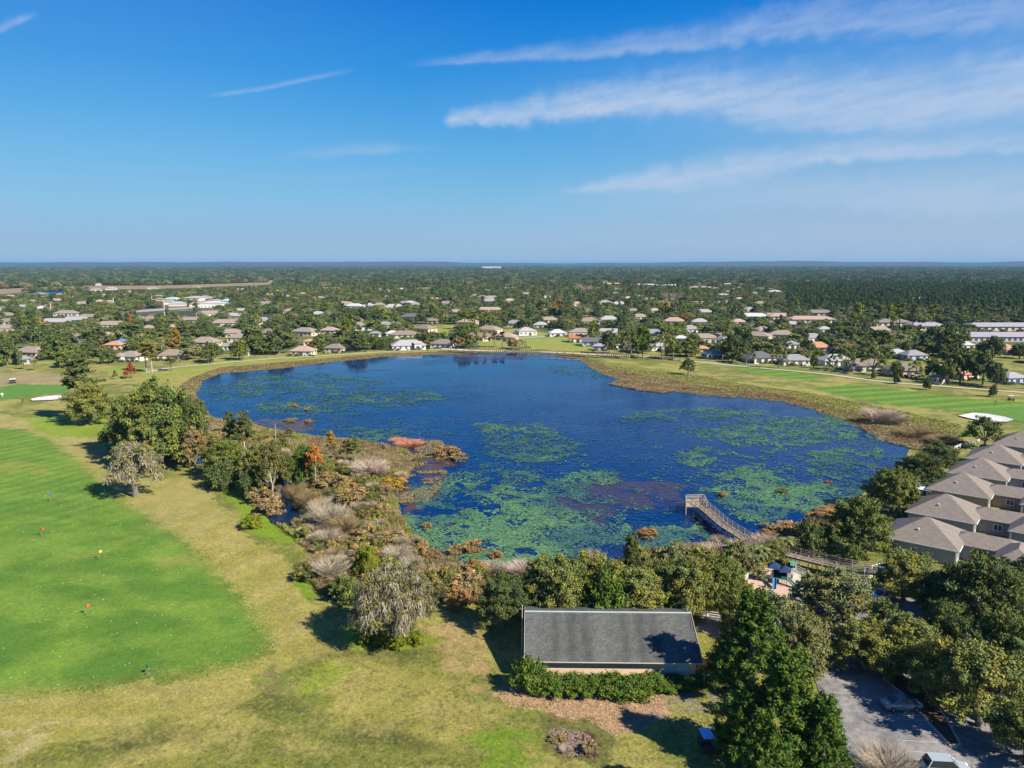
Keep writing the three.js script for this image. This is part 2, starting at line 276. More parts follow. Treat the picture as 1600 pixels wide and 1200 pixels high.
    c = mix(c, PAL.dryB, 0.5 * smooth(0.62, 0.8, fbm(x0 / 12 + 60, z0 / 10, 4)));
    if (hash(Math.floor(x0 * 5), Math.floor(z0 * 5) + 777) > 0.9985) c = PAL.dry;
  }
  if (inside(R.shoreFar, x, z)) c = mix(mix(PAL.marsh, PAL.marshRed, smooth(0.4, 0.7, n1)), PAL.gold, 0.5 * smooth(0.45, 0.7, n2));
  if (inside(R.rust, x, z)) c = mix(PAL.marshRed, PAL.litterB, smooth(0.4, 0.7, n2));
  if (inside(R.marsh, x, z)) { c = mix(mix(PAL.marsh, PAL.marshB, smooth(0.35, 0.65, n1)), PAL.gold, 0.7 * smooth(0.5, 0.72, fbm(x0 / 7 + 11, z0 / 7, 3))); if (n2 > 0.66) c = mix(c, PAL.mud, 0.7); }
  const grain = 0.76 + 0.36 * g + 0.34 * (g2 - 0.5) + 0.3 * (n2 - 0.5);
  return [c[0] * grain, c[1] * grain, c[2] * grain];
}
function groundTexture(x0, x1, z0, z1, w, h) {
  const data = new Uint8Array(w * h * 4);
  for (let j = 0; j < h; j++) for (let i = 0; i < w; i++) {
    const c = groundColour(x0 + (x1 - x0) * (i + 0.5) / w, z0 + (z1 - z0) * (j + 0.5) / h), k = (j * w + i) * 4;
    data[k] = srgb(c[0]); data[k + 1] = srgb(c[1]); data[k + 2] = srgb(c[2]); data[k + 3] = 255;
  }
  const t = new THREE.DataTexture(data, w, h); t.colorSpace = THREE.SRGBColorSpace; t.magFilter = t.minFilter = THREE.LinearFilter; t.needsUpdate = true; return t;
}
function tileTexture(n, f, isColour = true) {   // repeats without a seam
  const data = new Uint8Array(n * n * 4);
  for (let j = 0; j < n; j++) for (let i = 0; i < n; i++) { const c = f(i / n, j / n, i, j), k = (j * n + i) * 4; for (let m = 0; m < 3; m++) data[k + m] = isColour ? srgb(c[m]) : 255 * clamp(c[m]); data[k + 3] = 255; }
  const t = new THREE.DataTexture(data, n, n); if (isColour) t.colorSpace = THREE.SRGBColorSpace; t.wrapS = t.wrapT = THREE.RepeatWrapping; t.magFilter = t.minFilter = THREE.LinearFilter; t.needsUpdate = true; return t;
}
function tnoise(u, v, n) {   // value noise that wraps, n cells
  const x = u * n, y = v * n, ix = Math.floor(x), iy = Math.floor(y), fx = x - ix, fy = y - iy, a = fx * fx * (3 - 2 * fx), b = fy * fy * (3 - 2 * fy), q = (i, j) => hash(((ix + i) % n + n) % n + n * 31, ((iy + j) % n + n) % n);
  return (q(0, 0) * (1 - a) + q(1, 0) * a) * (1 - b) + (q(0, 1) * (1 - a) + q(1, 1) * a) * b;
}
const turfBump = tileTexture(512, (u, v) => { const h = 0.5 * tnoise(u, v, 128) + 0.3 * tnoise(u, v, 48) + 0.2 * tnoise(u, v, 12); return [h, h, h]; }, false);

const NEAR = [-170, 62, -242, -56], MID = [-330, 400, -700, -30];
const nearMap = groundTexture(...NEAR, 2048, 2048), midMap = groundTexture(...MID, 2048, 1900);
const turf = (map, bx, by, extra = {}) => { const b = turfBump.clone(); b.repeat.set(bx, by); return new THREE.MeshStandardMaterial({ map, roughness: 0.95, bumpMap: b, bumpScale: 0.08, ...extra }); };
const nearMat = turf(nearMap, 50, 40), midMat = turf(midMap, 120, 110);
// a level sheet with the uv of one of the two ground maps
function sheet(pts, y, box, holes) {
  const s = new THREE.Shape(pts.map(([x, z]) => new THREE.Vector2(x, -z)));
  const g = new THREE.ShapeGeometry(s); g.rotateX(-Math.PI / 2); g.translate(0, y, 0);
  const p = g.attributes.position, u = new Float32Array(p.count * 2);
  for (let i = 0; i < p.count; i++) { u[2 * i] = box ? (p.getX(i) - box[0]) / (box[1] - box[0]) : p.getX(i); u[2 * i + 1] = box ? (p.getZ(i) - box[2]) / (box[3] - box[2]) : p.getZ(i); }
  g.setAttribute('uv', new THREE.BufferAttribute(u, 2)); return g;
}
function ragged(p, amp, step, f = 4) {    // the outline, cut finer and made uneven
  const out = [], w = p.w;
  for (let i = 0; i < w.length; i++) {
    const a = w[i], b = w[(i + 1) % w.length], n = Math.max(1, Math.ceil(Math.hypot(b[0] - a[0], b[1] - a[1]) / step));
    for (let k = 0; k < n; k++) { const x = a[0] + (b[0] - a[0]) * k / n, z = a[1] + (b[1] - a[1]) * k / n; out.push([x + (fbm(x / f, z / f) - 0.5) * 2 * amp, z + (fbm(x / f + 50, z / f) - 0.5) * 2 * amp]); }
  }
  return out;
}
const rect = ([a, b, c, d]) => [[a, c], [b, c], [b, d], [a, d]];
const farMap = tileTexture(512, (u, v) => {
  const a = 0.5 * tnoise(u, v, 6) + 0.3 * tnoise(u, v, 20) + 0.2 * tnoise(u, v, 70), b = tnoise(u, v, 40);
  let c = mix(C(52, 62, 38), C(92, 96, 56), smooth(0.35, 0.7, a)); if (b > 0.82) c = C(150, 140, 96); return c.map(k => k * (0.8 + 0.4 * tnoise(u, v, 200)));
});
{
  const g = new THREE.CircleGeometry(45000, 96); g.rotateX(-Math.PI / 2); g.translate(0, -0.06, 0);
  const p = g.attributes.position, u = g.attributes.uv; for (let i = 0; i < p.count; i++) u.setXY(i, p.getX(i) / 400, p.getZ(i) / 400);
  structure(new THREE.Mesh(g, new THREE.MeshStandardMaterial({ map: farMap, roughness: 1 })), 'ground', 'flat wooded land reaching to the horizon');
}
structure(new THREE.Mesh(sheet(rect(MID), 0, MID), midMat), 'grassland', 'grass and marsh ground around the lake');
structure(new THREE.Mesh(sheet(rect(NEAR), 0.04, NEAR), nearMat), 'golf_rough', 'dry mottled grass of the golf course in front');
structure(new THREE.Mesh(sheet(ragged(RANGE, 1.0, 1.5), 0.08, NEAR), nearMat), 'driving_range_turf', 'bright green mown turf of the driving range');
structure(new THREE.Mesh(sheet(ragged(R.fairRight, 0.6, 3), 0.06, MID), midMat), 'fairway', 'striped green fairway beyond the lake');
structure(new THREE.Mesh(sheet(ragged(R.greenRight, 0.3, 3), 0.10, MID), midMat), 'putting_green', 'smooth green beside the white bunker beyond the lake');
structure(new THREE.Mesh(sheet(ragged(R.greenLeft, 0.3, 2), 0.06, MID), midMat), 'putting_green', 'small bright green beside the left bunker');

// water: the lake, a pool in the marsh, and a lake far off
const LBOX = [LAKE.x0 - 5, LAKE.x1 + 5, LAKE.z0 - 5, LAKE.z1 + 5];
const murk = [poly([[612, 782], [632, 750], [645, 735], [655, 722], [640, 705], [606, 696], [640, 688], [690, 690], [705, 705], [700, 735], [690, 760], [665, 790], [640, 812]]), poly([[860, 775], [920, 752], [1000, 752], [1100, 755], [1060, 790], [980, 800], [920, 812], [860, 800]]), poly([[600, 688], [660, 686], [700, 695], [730, 712], [700, 730], [650, 745], [600, 720]]), poly([[400, 655], [470, 655], [520, 680], [440, 678]])];
const lakeMap = (() => {
  const w = 1024, h = 1024, data = new Uint8Array(w * h * 4), deep = [0.0006, 0.020, 0.092], brown = [0.085, 0.042, 0.022];
  for (let j = 0; j < h; j++) for (let i = 0; i < w; i++) {
    const x0 = LBOX[0] + (LBOX[1] - LBOX[0]) * (i + 0.5) / w, z0 = LBOX[2] + (LBOX[3] - LBOX[2]) * (j + 0.5) / h;
    const x = x0 + (fbm(x0 / 6, z0 / 6) - 0.5) * 14, z = z0 + (fbm(x0 / 6 + 30, z0 / 6) - 0.5) * 14, t = fbm(x0 / 4, z0 / 4 + 8, 4);
    let c = mix(deep, [0.0006, 0.026, 0.098], smooth(0.4, 0.7, t));
    murk.forEach((m, q) => { if (inside(m, x, z)) c = mix(c, q === 1 ? [0.05, 0.03, 0.045] : brown, (q === 1 ? 0.75 : 0.95) * smooth(0.2, 0.5, t)); });
    const k = (j * w + i) * 4; for (let m = 0; m < 3; m++) data[k + m] = srgb(c[m]); data[k + 3] = 255;
  }
  const t = new THREE.DataTexture(data, w, h); t.colorSpace = THREE.SRGBColorSpace; t.magFilter = t.minFilter = THREE.LinearFilter; t.needsUpdate = true; return t;
})();
// calm lanes and breeze: the same water, smoother or more ruffled
const lakeRough = (() => {
  const w = 512, h = 512, data = new Uint8Array(w * h * 4);
  for (let j = 0; j < h; j++) for (let i = 0; i < w; i++) {
    const x = LBOX[0] + (LBOX[1] - LBOX[0]) * (i + 0.5) / w, z = LBOX[2] + (LBOX[3] - LBOX[2]) * (j + 0.5) / h, s = fbm(x / 26 + 3 + fbm(x / 50, z / 20) * 1.5, z / 15 + x / 60, 5);
    const r = 0.03 + 0.14 * smooth(0.44, 0.64, s), k = (j * w + i) * 4; data[k] = data[k + 1] = data[k + 2] = 255 * r; data[k + 3] = 255;
  }
  const t = new THREE.DataTexture(data, w, h); t.magFilter = t.minFilter = THREE.LinearFilter; t.needsUpdate = true; return t;
})();
const lakeBump = (() => {      // ripples: lively on the near side, almost still under the far shore
  const w = 2048, h = 2048, data = new Uint8Array(w * h * 4);
  for (let j = 0; j < h; j++) for (let i = 0; i < w; i++) {
    const x = LBOX[0] + (LBOX[1] - LBOX[0]) * (i + 0.5) / w, z = LBOX[2] + (LBOX[3] - LBOX[2]) * (j + 0.5) / h, s = fbm(x / 30 + 3, z / 16 + x / 70, 3);
    const amp = 0.06 + 0.94 * smooth(-400, -250, z) * (0.35 + 0.65 * smooth(0.36, 0.56, s)), v = 0.6 * noise(x * 1.1, z * 1.5) + 0.4 * noise(x * 2.6 + 9, z * 2.9), k = (j * w + i) * 4;
    data[k] = data[k + 1] = data[k + 2] = 255 * (0.5 + (v - 0.5) * amp); data[k + 3] = 255;
  }
  const t = new THREE.DataTexture(data, w, h); t.magFilter = t.minFilter = THREE.LinearFilter; t.needsUpdate = true; return t;
})();
const water = new THREE.MeshPhysicalMaterial({ map: lakeMap, roughness: 1, roughnessMap: lakeRough, ior: 1.33, specularIntensity: 0.3, bumpMap: lakeBump, bumpScale: 0.12 });
structure(new THREE.Mesh(sheet(ragged(LAKE, 1.6, 2.5, 5), 0.12, LBOX), water), 'lake', 'blue lake with floating lily pads');
const plainWater = new THREE.MeshPhysicalMaterial({ color: col([0.004, 0.02, 0.06]), roughness: 0.08, ior: 1.33 });
const POOL = poly([[408, 800], [440, 792], [470, 798], [474, 815], [450, 824], [425, 818]]), CREEK = poly([[436, 770], [444, 745], [450, 730], [458, 745], [455, 775], [462, 795], [446, 796]]), POOLB = poly([[305, 718], [325, 712], [333, 722], [322, 732], [308, 728]]);
for (const [p, l] of [[POOL, 'small dark pool between the marsh shrubs and the grass'], [CREEK, 'narrow dark creek under the marsh trees'], [POOLB, 'little pond behind the mossy oak']]) structure(new THREE.Mesh(sheet(ragged(p, 0.5, 1.5), 0.14), plainWater), 'water', l);
structure(new THREE.Mesh(sheet(poly([[48, 455], [85, 453], [108, 453], [100, 457], [70, 459.5], [52, 458]]).w, 0.3), new THREE.MeshPhysicalMaterial({ color: col([0.01, 0.06, 0.2]), roughness: 0.3, ior: 1.33 })), 'water', 'blue end of another lake far off beyond the trees');
structure(new THREE.Mesh(sheet(ragged(poly([[-200, 452.5], [0, 451.5], [110, 447], [260, 446], [420, 441], [440, 444], [300, 449.5], [230, 452], [130, 452.5], [90, 453.5], [0, 460], [-200, 462]]), 12, 60, 80), 0.2), std(C(158, 134, 98), 1)), 'meadow', 'brown open marsh far off by the other lake');

// bunkers, paths, roads, the car park
const sandMat = new THREE.MeshStandardMaterial({ color: col([0.58, 0.56, 0.54]), roughness: 1, bumpMap: turfBump, bumpScale: 0.05 });
function bunker(pts, label) {      // a dished bed of sand with a turf lip
  const p = ragged(poly(pts), 0.25, 1.2), c = p.reduce((a, b) => [a[0] + b[0] / p.length, a[1] + b[1] / p.length], [0, 0]), b = new GB();
  for (let i = 0; i < p.length; i++) { const q = p[i], r = p[(i + 1) % p.length], m = 0.72, qi = [c[0] + (q[0] - c[0]) * m, c[1] + (q[1] - c[1]) * m], ri = [c[0] + (r[0] - c[0]) * m, c[1] + (r[1] - c[1]) * m];
    b.quad([q[0], 0.42, q[1]], [r[0], 0.42, r[1]], [ri[0], 0.15, ri[1]], [qi[0], 0.15, qi[1]]); b.tri([qi[0], 0.15, qi[1]], [ri[0], 0.15, ri[1]], [c[0], 0.13, c[1]]); }
  structure(new THREE.Mesh(b.geo(), sandMat), 'bunker', label);
}
bunker([[1498, 651], [1520, 646.5], [1545, 648.5], [1570, 653], [1584, 657.5], [1572, 661], [1545, 660], [1518, 656]], 'long white sand bunker by the fairway beyond the lake');
bunker([[47, 625], [60, 622.5], [85, 619.5], [102, 619], [104, 624], [80, 626.5], [50, 627.5]], 'narrow white sand bunker by the small green');
function strip(pts, w, y, box) {      // a path of even width along points of the plane
  const c = new THREE.CatmullRomCurve3(pts.map(p => p.isVector3 ? p : G(p[0], p[1]))), L = Math.max(8, Math.ceil(c.getLength() / 4)), b = new GB(); let prev;
  for (let i = 0; i <= L; i++) { const p = c.getPoint(i / L), t = c.getTangent(i / L), n = [-t.z, t.x], q = [[p.x - n[0] * w / 2, y, p.z - n[1] * w / 2], [p.x + n[0] * w / 2, y, p.z + n[1] * w / 2]]; if (prev) b.quad(prev[0], q[0], q[1], prev[1]); prev = q; }
  return b.geo();
}
const concrete = std(C(214, 204, 186), 0.95);
structure(new THREE.Mesh(strip([[228, 583], [262, 576], [330, 569.5], [420, 561.5], [520, 555.5], [600, 550.2], [690, 546.2]], 2.6, 0.2), concrete), 'path', 'pale footpath along the far shore lawn');
structure(new THREE.Mesh(strip([[1000, 556.5], [1050, 562], [1130, 570], [1200, 576.5], [1290, 585], [1380, 597], [1470, 604], [1560, 611], [1700, 622]], 2.8, 0.2), concrete), 'path', 'pale cart path below the houses beyond the lake');
const roadMat = std(C(176, 172, 168), 0.95);
structure(new THREE.Mesh(strip([[770, 532], [840, 527], [900, 520], [960, 514], [1060, 508]], 7, 0.18), roadMat), 'road', 'pale street behind the red roofed house');
structure(new THREE.Mesh(strip([[175, 489], [230, 485.5], [290, 481.5], [350, 479]], 34, 0.2), roadMat), 'road', 'pale road beside the distant sheds');
structure(new THREE.Mesh(strip([[830, 503], [900, 497], [980, 494]], 7, 0.2), roadMat), 'road', 'short street among distant houses');
const asphaltMap = tileTexture(512, (u, v) => { const a = 0.4 * tnoise(u, v, 5) + 0.3 * tnoise(u, v, 22) + 0.3 * tnoise(u, v, 180); return mix(C(120, 120, 122), C(172, 166, 160), smooth(0.25, 0.75, a)); });
const asphalt = new THREE.MeshStandardMaterial({ map: asphaltMap, roughness: 0.9 });
{
  const p = poly([[1085, 985], [1100, 962], [1140, 955], [1215, 935], [1260, 925], [1330, 940], [1420, 935], [1700, 935], [1720, 1260], [1370, 1260], [1330, 1190], [1290, 1110], [1265, 1040], [1230, 1000], [1130, 1000]]);
  const g = sheet(p.w, 0.12); const u = g.attributes.uv; for (let i = 0; i < u.count; i++) u.setXY(i, u.getX(i) / 14, u.getY(i) / 14);
  structure(new THREE.Mesh(g, asphalt), 'parking_lot', 'sun dappled asphalt car park under the oaks');
  const paint = std([0.42, 0.42, 0.40], 0.8), b = new GB();
  for (let k = 0; k < 9; k++) { const a = G(1372 + k * 9, 1090 + k * 17), w = 5.2; b.quad([a.x, 0.15, a.z], [a.x + w, 0.15, a.z + 0.6], [a.x + w, 0.15, a.z + 0.72], [a.x, 0.15, a.z + 0.12]); }
  const lines = structure(new THREE.Mesh(b.geo(), paint), 'road_marking', 'white stall lines painted on the car park');
  // planted island with a kerb
  const isl = poly([[1380, 1062], [1405, 1055], [1440, 1075], [1475, 1120], [1500, 1165], [1485, 1168], [1450, 1130], [1415, 1090]]), k = new GB(), W = isl.w;
  for (let i = 0; i < W.length; i++) k.bar([W[i][0], 0.12, W[i][1]], [W[(i + 1) % W.length][0], 0.12, W[(i + 1) % W.length][1]], 0.2, 0.3);
  structure(new THREE.Mesh(k.geo(), concrete), 'kerb', 'concrete kerb of the planted island in the car park');
  structure(new THREE.Mesh(sheet(W, 0.22), std(C(110, 78, 58), 1)), 'planting_bed', 'brown mulch of the island in the car park');
}
// low hills on the horizon
{
  const b = new GB(); let prev;
  for (let i = 0; i <= 160; i++) {
    const a = (-60 + 120 * i / 160) * Math.PI / 180, r = 13000, h = 42 + 70 * Math.pow(fbm(i * 0.11, 3.3, 3), 1.5) * (0.6 + 0.7 * noise(i * 0.05, 9)), s = Math.sin(a), c = -Math.cos(a), q = [[s * (r - 1800), -1, c * (r - 1800)], [s * r, h, c * r], [s * (r + 2500), h * 0.8, c * (r + 2500)]];
    if (prev) b.quad(prev[0], q[0], q[1], prev[1]).quad(prev[1], q[1], q[2], prev[2]); prev = q;
  }
  structure(new THREE.Mesh(b.geo(), std([0.03, 0.042, 0.025], 1)), 'hills', 'low wooded rise along the horizon');
}

// ---------------------------------------------------------------- plants: crowns of many small leaves on limbs
const leafMats = {};
function leafMat(name, c, more) { return leafMats[name] = new THREE.MeshPhysicalMaterial({ color: col(c), vertexColors: true, roughness: 0.8, specularIntensity: 0.35, side: THREE.DoubleSide, ...more }); }
leafMat('oak', [0.118, 0.150, 0.040]); leafMat('oakDark', [0.080, 0.108, 0.036]); leafMat('oakOlive', [0.175, 0.190, 0.054]); leafMat('oakGrey', [0.180, 0.190, 0.085]);
leafMat('green', [0.080, 0.130, 0.020]); leafMat('lime', [0.160, 0.190, 0.018]); leafMat('cedar', [0.066, 0.118, 0.018]); leafMat('pine', [0.100, 0.118, 0.038]); leafMat('pineDark', [0.060, 0.098, 0.036]);
leafMat('yellow', [0.210, 0.190, 0.050]); leafMat('gold', [0.300, 0.190, 0.030]); leafMat('rust', [0.28, 0.17, 0.075]); leafMat('red', [0.360, 0.060, 0.018]); leafMat('orange', [0.38, 0.155, 0.04]);
leafMat('brown', [0.24, 0.18, 0.085]); leafMat('tan', [0.270, 0.200, 0.110]); leafMat('grey', [0.40, 0.34, 0.25]); leafMat('pink', [0.48, 0.38, 0.30]); leafMat('moss', [0.35, 0.315, 0.235]); leafMat('olive', [0.130, 0.130, 0.040]); leafMat('palm', [0.130, 0.150, 0.050]); leafMat('salmon', [0.55, 0.24, 0.14]);
const bark = std([0.16, 0.13, 0.10], 0.95), barkPale = std([0.36, 0.32, 0.27], 0.95), barkDark = std([0.085, 0.066, 0.05], 0.95);
const HUE = [[1, 1, 1], [1.15, 1.08, 0.8], [0.88, 1, 1], [1.2, 1.1, 0.9], [0.8, 0.85, 0.9], [1.3, 1.15, 0.8]];
// every bough carries smaller sprays, so that a crown has clumps of two sizes and a ragged edge
function sprays(L, m, lo = 0.2, hi = 0.56, out = 0.78) {
  const S = [];
  L.forEach(([x, y, z, r, wt = 1, sy = 0.8], k) => {
    for (let i = 0; i < m; i++) {
      let dx, dy, dz, l; do { dx = rr(-1, 1); dy = rr(-0.75, 1); dz = rr(-1, 1); l = Math.hypot(dx, dy, dz); } while (l > 1 || l < 0.1);
      const q = r * rr(out - 0.25, out + 0.35) / l; S.push([x + dx * q, y + dy * q * sy, z + dz * q, r * rr(lo, hi), wt, sy, k]);
    }
    S.push([x, y, z, r * 0.62, wt * 0.5, sy, k]);
  });
  return S;
}
function lobeLeaves(b, L, n, size, long = 1.5, fill = 0.22, low = -0.55, m = 7) {
  const S = m ? sprays(L, m) : L.map((l, k) => [l[0], l[1], l[2], l[3], l[4] ?? 1, l[5] ?? 0.8, k]);
  let tot = 0; const cum = S.map(l => tot += l[3] * l[3] * l[4]);
  const hue = S.map(() => { const h = pick(HUE), v = rr(0.85, 1.18); return [h[0] * v, h[1] * v, h[2] * v]; });
  for (let i = 0; i < n; i++) {
    const t = rnd() * tot; let lo = 0, hi = S.length - 1; while (lo < hi) { const md = (lo + hi) >> 1; if (cum[md] < t) lo = md + 1; else hi = md; }
    const [x, y, z, r, , sy, own] = S[lo];
    let dx, dy, dz, l; do { dx = rr(-1, 1); dy = rr(-1, 1); dz = rr(-1, 1); l = Math.hypot(dx, dy, dz); } while (l > 1 || l < 0.1 || dy / l < low);
    dx /= l; dy /= l; dz /= l;
    const u = rnd(), inner = u < fill, q = r * (inner ? rr(0.3, 0.8) : u > 0.84 ? rr(1.0, 1.6) : rr(0.78, 1.1));
    const p = [x + dx * q, y + dy * q * sy, z + dz * q];
    if (m && n > 3000) { const o = L[own], ex = x - o[0], ey = y - o[1] + 0.3 * r, ez = z - o[2], el = Math.hypot(ex, ey, ez) || 1, al = (dx * ex + dy * ey + dz * ez) / el, k = al > 0 ? 0.85 * al * q : 0.2 * al * q; p[0] = x + dx * q * 0.82 + ex / el * k; p[1] = y + dy * q * sy * 0.82 + ey / el * k * 0.8; p[2] = z + dz * q * 0.82 + ez / el * k; }
    if (!inner) { let hid = false; for (let k = 0; k < L.length && !hid; k++) if (k !== own) { const o = L[k]; hid = Math.hypot(p[0] - o[0], (p[1] - o[1]) / (o[5] ?? 0.8), p[2] - o[2]) < o[3] * 0.6; } if (hid && rnd() < 0.85) continue; }
    const v = rr(0.62, 1.38), h = hue[lo]; b.tint = [v * h[0] * rr(0.92, 1.1), v * h[1], v * h[2] * rr(0.75, 1.15)];
    b.leaf(p, dx + rr(-1.1, 1.1), dy + 0.3 + rr(-1, 1), dz + rr(-1.1, 1.1), size * rr(0.65, 1.35), long);
  }
}
// lobes on a dome: [x, y, z, r, weight, flattening]
function dome(n, w, h0, h1, r0, r1, top = 0.75) {
  const L = [];
  for (let i = 0; i < n; i++) {
    const f = (i + 0.5) / n, y = Math.pow(f, top), a = i * 2.39996 + rr(-0.4, 0.4), rad = Math.sqrt(Math.max(0, 1 - y * y)) * rr(0.75, 1.0), r = rr(r0, r1);
    L.push([Math.cos(a) * rad * (w / 2 - r), h0 + r * 0.5 + y * (h1 - h0 - r * 1.25), Math.sin(a) * rad * (w / 2 - r), r]);
  }
  return L;
}
const PROTO = {};
function proto(name, w, h, build, mats = {}) { PROTO[name] = { w, h, ...build(), ...mats }; }
function limbs(L, h, split, r0, n = 6, lean = 0.3) {
  const b = new GB(), fork = [rr(-lean, lean), split, rr(-lean, lean)]; b.limb([0, -0.1, 0], fork, r0, r0 * 0.72, 8);
  const order = L.map((l, i) => i).sort(() => rnd() - 0.5).slice(0, n);
  for (const i of order) { const l = L[i], m = [fork[0] + (l[0] - fork[0]) * 0.5 + rr(-0.3, 0.3), split + (l[1] - split) * 0.42, fork[2] + (l[2] - fork[2]) * 0.5 + rr(-0.3, 0.3)]; b.limb(fork, m, r0 * 0.5, r0 * 0.3, 5); b.limb(m, [l[0], l[1], l[2]], r0 * 0.3, r0 * 0.1, 5); }
  return b.geo();
}
function leafy(L, n, size, long, fill, low, m) { const b = new GB(); b.colored = true; lobeLeaves(b, L, n, size, long, fill, low, m); return b.geo(); }
srand(101);
for (const [k, s] of [['oakA', 22], ['oakB', 26], ['oakC', 18]]) proto(k, 10, 8.6, () => { const L = dome(s, 10.2, 0.9, 8.3, 1.0, 1.9, 0.9); return { crown: leafy(L, 24000, 0.18, 1.6), trunk: limbs(L, 8.6, 2.0, 0.36) }; });
proto('oakSparse', 9, 8.5, () => { const L = dome(20, 9.2, 1.8, 8.5, 0.8, 1.4); return { crown: leafy(L, 8500, 0.21, 1.6, 0.12), trunk: limbs(L, 8.5, 2.0, 0.3, 12) }; });
proto('bush', 6, 3.2, () => { const L = dome(16, 6.2, 0.1, 3.2, 0.8, 1.2); return { crown: leafy(L, 8000, 0.18, 1.6, 0.15, -0.8), trunk: limbs(L, 3.2, 0.4, 0.12, 5) }; });
proto('bushB', 5, 3.4, () => { const L = dome(13, 5.2, 0, 3.4, 0.6, 1.1); return { crown: leafy(L, 6000, 0.17, 1.7, 0.15, -0.8), trunk: limbs(L, 3.4, 0.4, 0.1, 5) }; });
proto('shrub', 4, 3.0, () => { const L = dome(14, 4.6, -0.2, 3.0, 0.4, 0.85, 1.1); return { crown: leafy(L, 2600, 0.15, 2.6, 0.2, -0.8, 5), trunk: limbs(L, 3, 0.3, 0.08, 9) }; });
// pine: bare bole, flat pads of needles high up
for (const [k, s] of [['pineA', 15], ['pineB', 11]]) proto(k, 7, 15, () => {
  const L = []; for (let i = 0; i < s; i++) { const f = i / (s - 1), a = i * 2.4 + rr(-0.5, 0.5), rad = (1 - f * 0.75) * rr(1.2, 2.8); L.push([Math.cos(a) * rad, 7.5 + f * 6.6, Math.sin(a) * rad, rr(0.85, 1.4) * (1 - 0.25 * f), 1, 0.62]); }
  const b = new GB(); b.limb([0, -0.1, 0], [0.2, 8, 0.1], 0.26, 0.18, 7); b.limb([0.2, 8, 0.1], [0.1, 14.2, 0], 0.18, 0.05, 6); for (const l of L) b.limb([0.15, l[1] - 0.5, 0.05], [l[0], l[1], l[2]], 0.07, 0.03, 4);
  return { crown: leafy(L, 6500, 0.19, 2.2, 0.2, -0.9), trunk: b.geo() };
});
// dense dark cedar: ragged cone to the ground
proto('cedar', 9, 14, () => {
  const L = []; for (let i = 0; i < 46; i++) { const f = Math.pow(i / 46, 0.85), a = i * 2.4 + rr(-0.3, 0.3), rad = (1 - f) * 3.9 + 0.35; L.push([Math.cos(a) * rad * rr(0.75, 1), 0.7 + f * 12.6, Math.sin(a) * rad * rr(0.75, 1), rr(0.75, 1.15) * (1 - 0.35 * f) + 0.1, 1, 1.15]); }
  const b = new GB(); b.limb([0, -0.1, 0], [0, 13, 0], 0.4, 0.06, 8); return { crown: leafy(L, 24000, 0.16, 2.3, 0.2, -0.8, 8), trunk: b.geo() };
});
proto('cypress', 6, 11, () => {
  const L = []; for (let i = 0; i < 24; i++) { const f = i / 23, a = i * 2.4, rad = (1 - f) * 2.1 + 0.15; L.push([Math.cos(a) * rad, 3 + f * 7.6, Math.sin(a) * rad, rr(0.5, 0.95) * (1 - 0.45 * f), 1, 0.8]); }
  const b = new GB(); b.limb([0, -0.1, 0], [0, 10.4, 0], 0.24, 0.04, 7); for (const l of L) b.limb([0, l[1] - 0.4, 0], [l[0], l[1], l[2]], 0.05, 0.02, 4);
  return { crown: leafy(L, 3000, 0.24, 1.9, 0.2, -0.9), trunk: b.geo() };
});
proto('cypressRound', 5, 8, () => {
  const L = dome(12, 5.2, 4.4, 8, 0.7, 1.1); const b = new GB(); b.limb([0, -0.1, 0], [0, 6.5, 0], 0.16, 0.08, 7); for (const l of L.slice(0, 7)) b.limb([0, 5, 0], [l[0], l[1], l[2]], 0.06, 0.02, 4);
  return { crown: leafy(L, 2600, 0.22, 1.8, 0.2, -0.9), trunk: b.geo() };
});
// slender open young tree
proto('slender', 4, 9, () => {
  const L = []; for (let i = 0; i < 12; i++) { const f = i / 11, a = i * 2.4; L.push([Math.cos(a) * 1.1 * (1 - f * 0.6), 4 + f * 4.3, Math.sin(a) * 1.1 * (1 - f * 0.6), rr(0.45, 0.8)]); }
  const b = new GB(); b.limb([0, -0.1, 0], [0.1, 8, 0], 0.13, 0.04, 6); for (const l of L) b.limb([0.05, l[1] - 0.6, 0], [l[0], l[1], l[2]], 0.04, 0.015, 4);
  return { crown: leafy(L, 1100, 0.22, 1.9, 0.2, -0.9), trunk: b.geo() };
});
// live oaks hung with moss: leaves, and grey beards of many lengths
function beards(L, n, lo, hi, thin, floor = 2.1) {
  const b = new GB(); b.colored = true;
  for (let i = 0; i < n; i++) { const l = pick(L), a = rr(0, 6.283), q = l[3] * rr(0.3, 1.12), x = l[0] + Math.cos(a) * q, z = l[2] + Math.sin(a) * q, y = l[1] + rr(-0.6, 0.8) * l[3], len = Math.min(y - floor, rr(lo, hi) * (y > 7 ? 0.6 : 1)), w = rr(0.04, 0.11) * thin, v = rr(0.55, 1.3); if (len < 0.2) continue;
    b.tint = [v, v * rr(0.93, 1.0), v * rr(0.82, 1.02)]; const c = Math.cos(a + 1), s = Math.sin(a + 1), dx = rr(-0.15, 0.15), dz = rr(-0.15, 0.15);
    b.quad([x - c * w, y, z - s * w], [x + c * w, y, z + s * w], [x + dx + c * w * 0.9, y - len * 0.55, z + dz + s * w * 0.9], [x + dx - c * w * 0.9, y - len * 0.55, z + dz - s * w * 0.9]);
    b.tri([x + dx - c * w * 0.9, y - len * 0.55, z + dz - s * w * 0.9], [x + dx + c * w * 0.9, y - len * 0.55, z + dz + s * w * 0.9], [x + dx * 1.6, y - len, z + dz * 1.6]); }
  return b.geo();
}
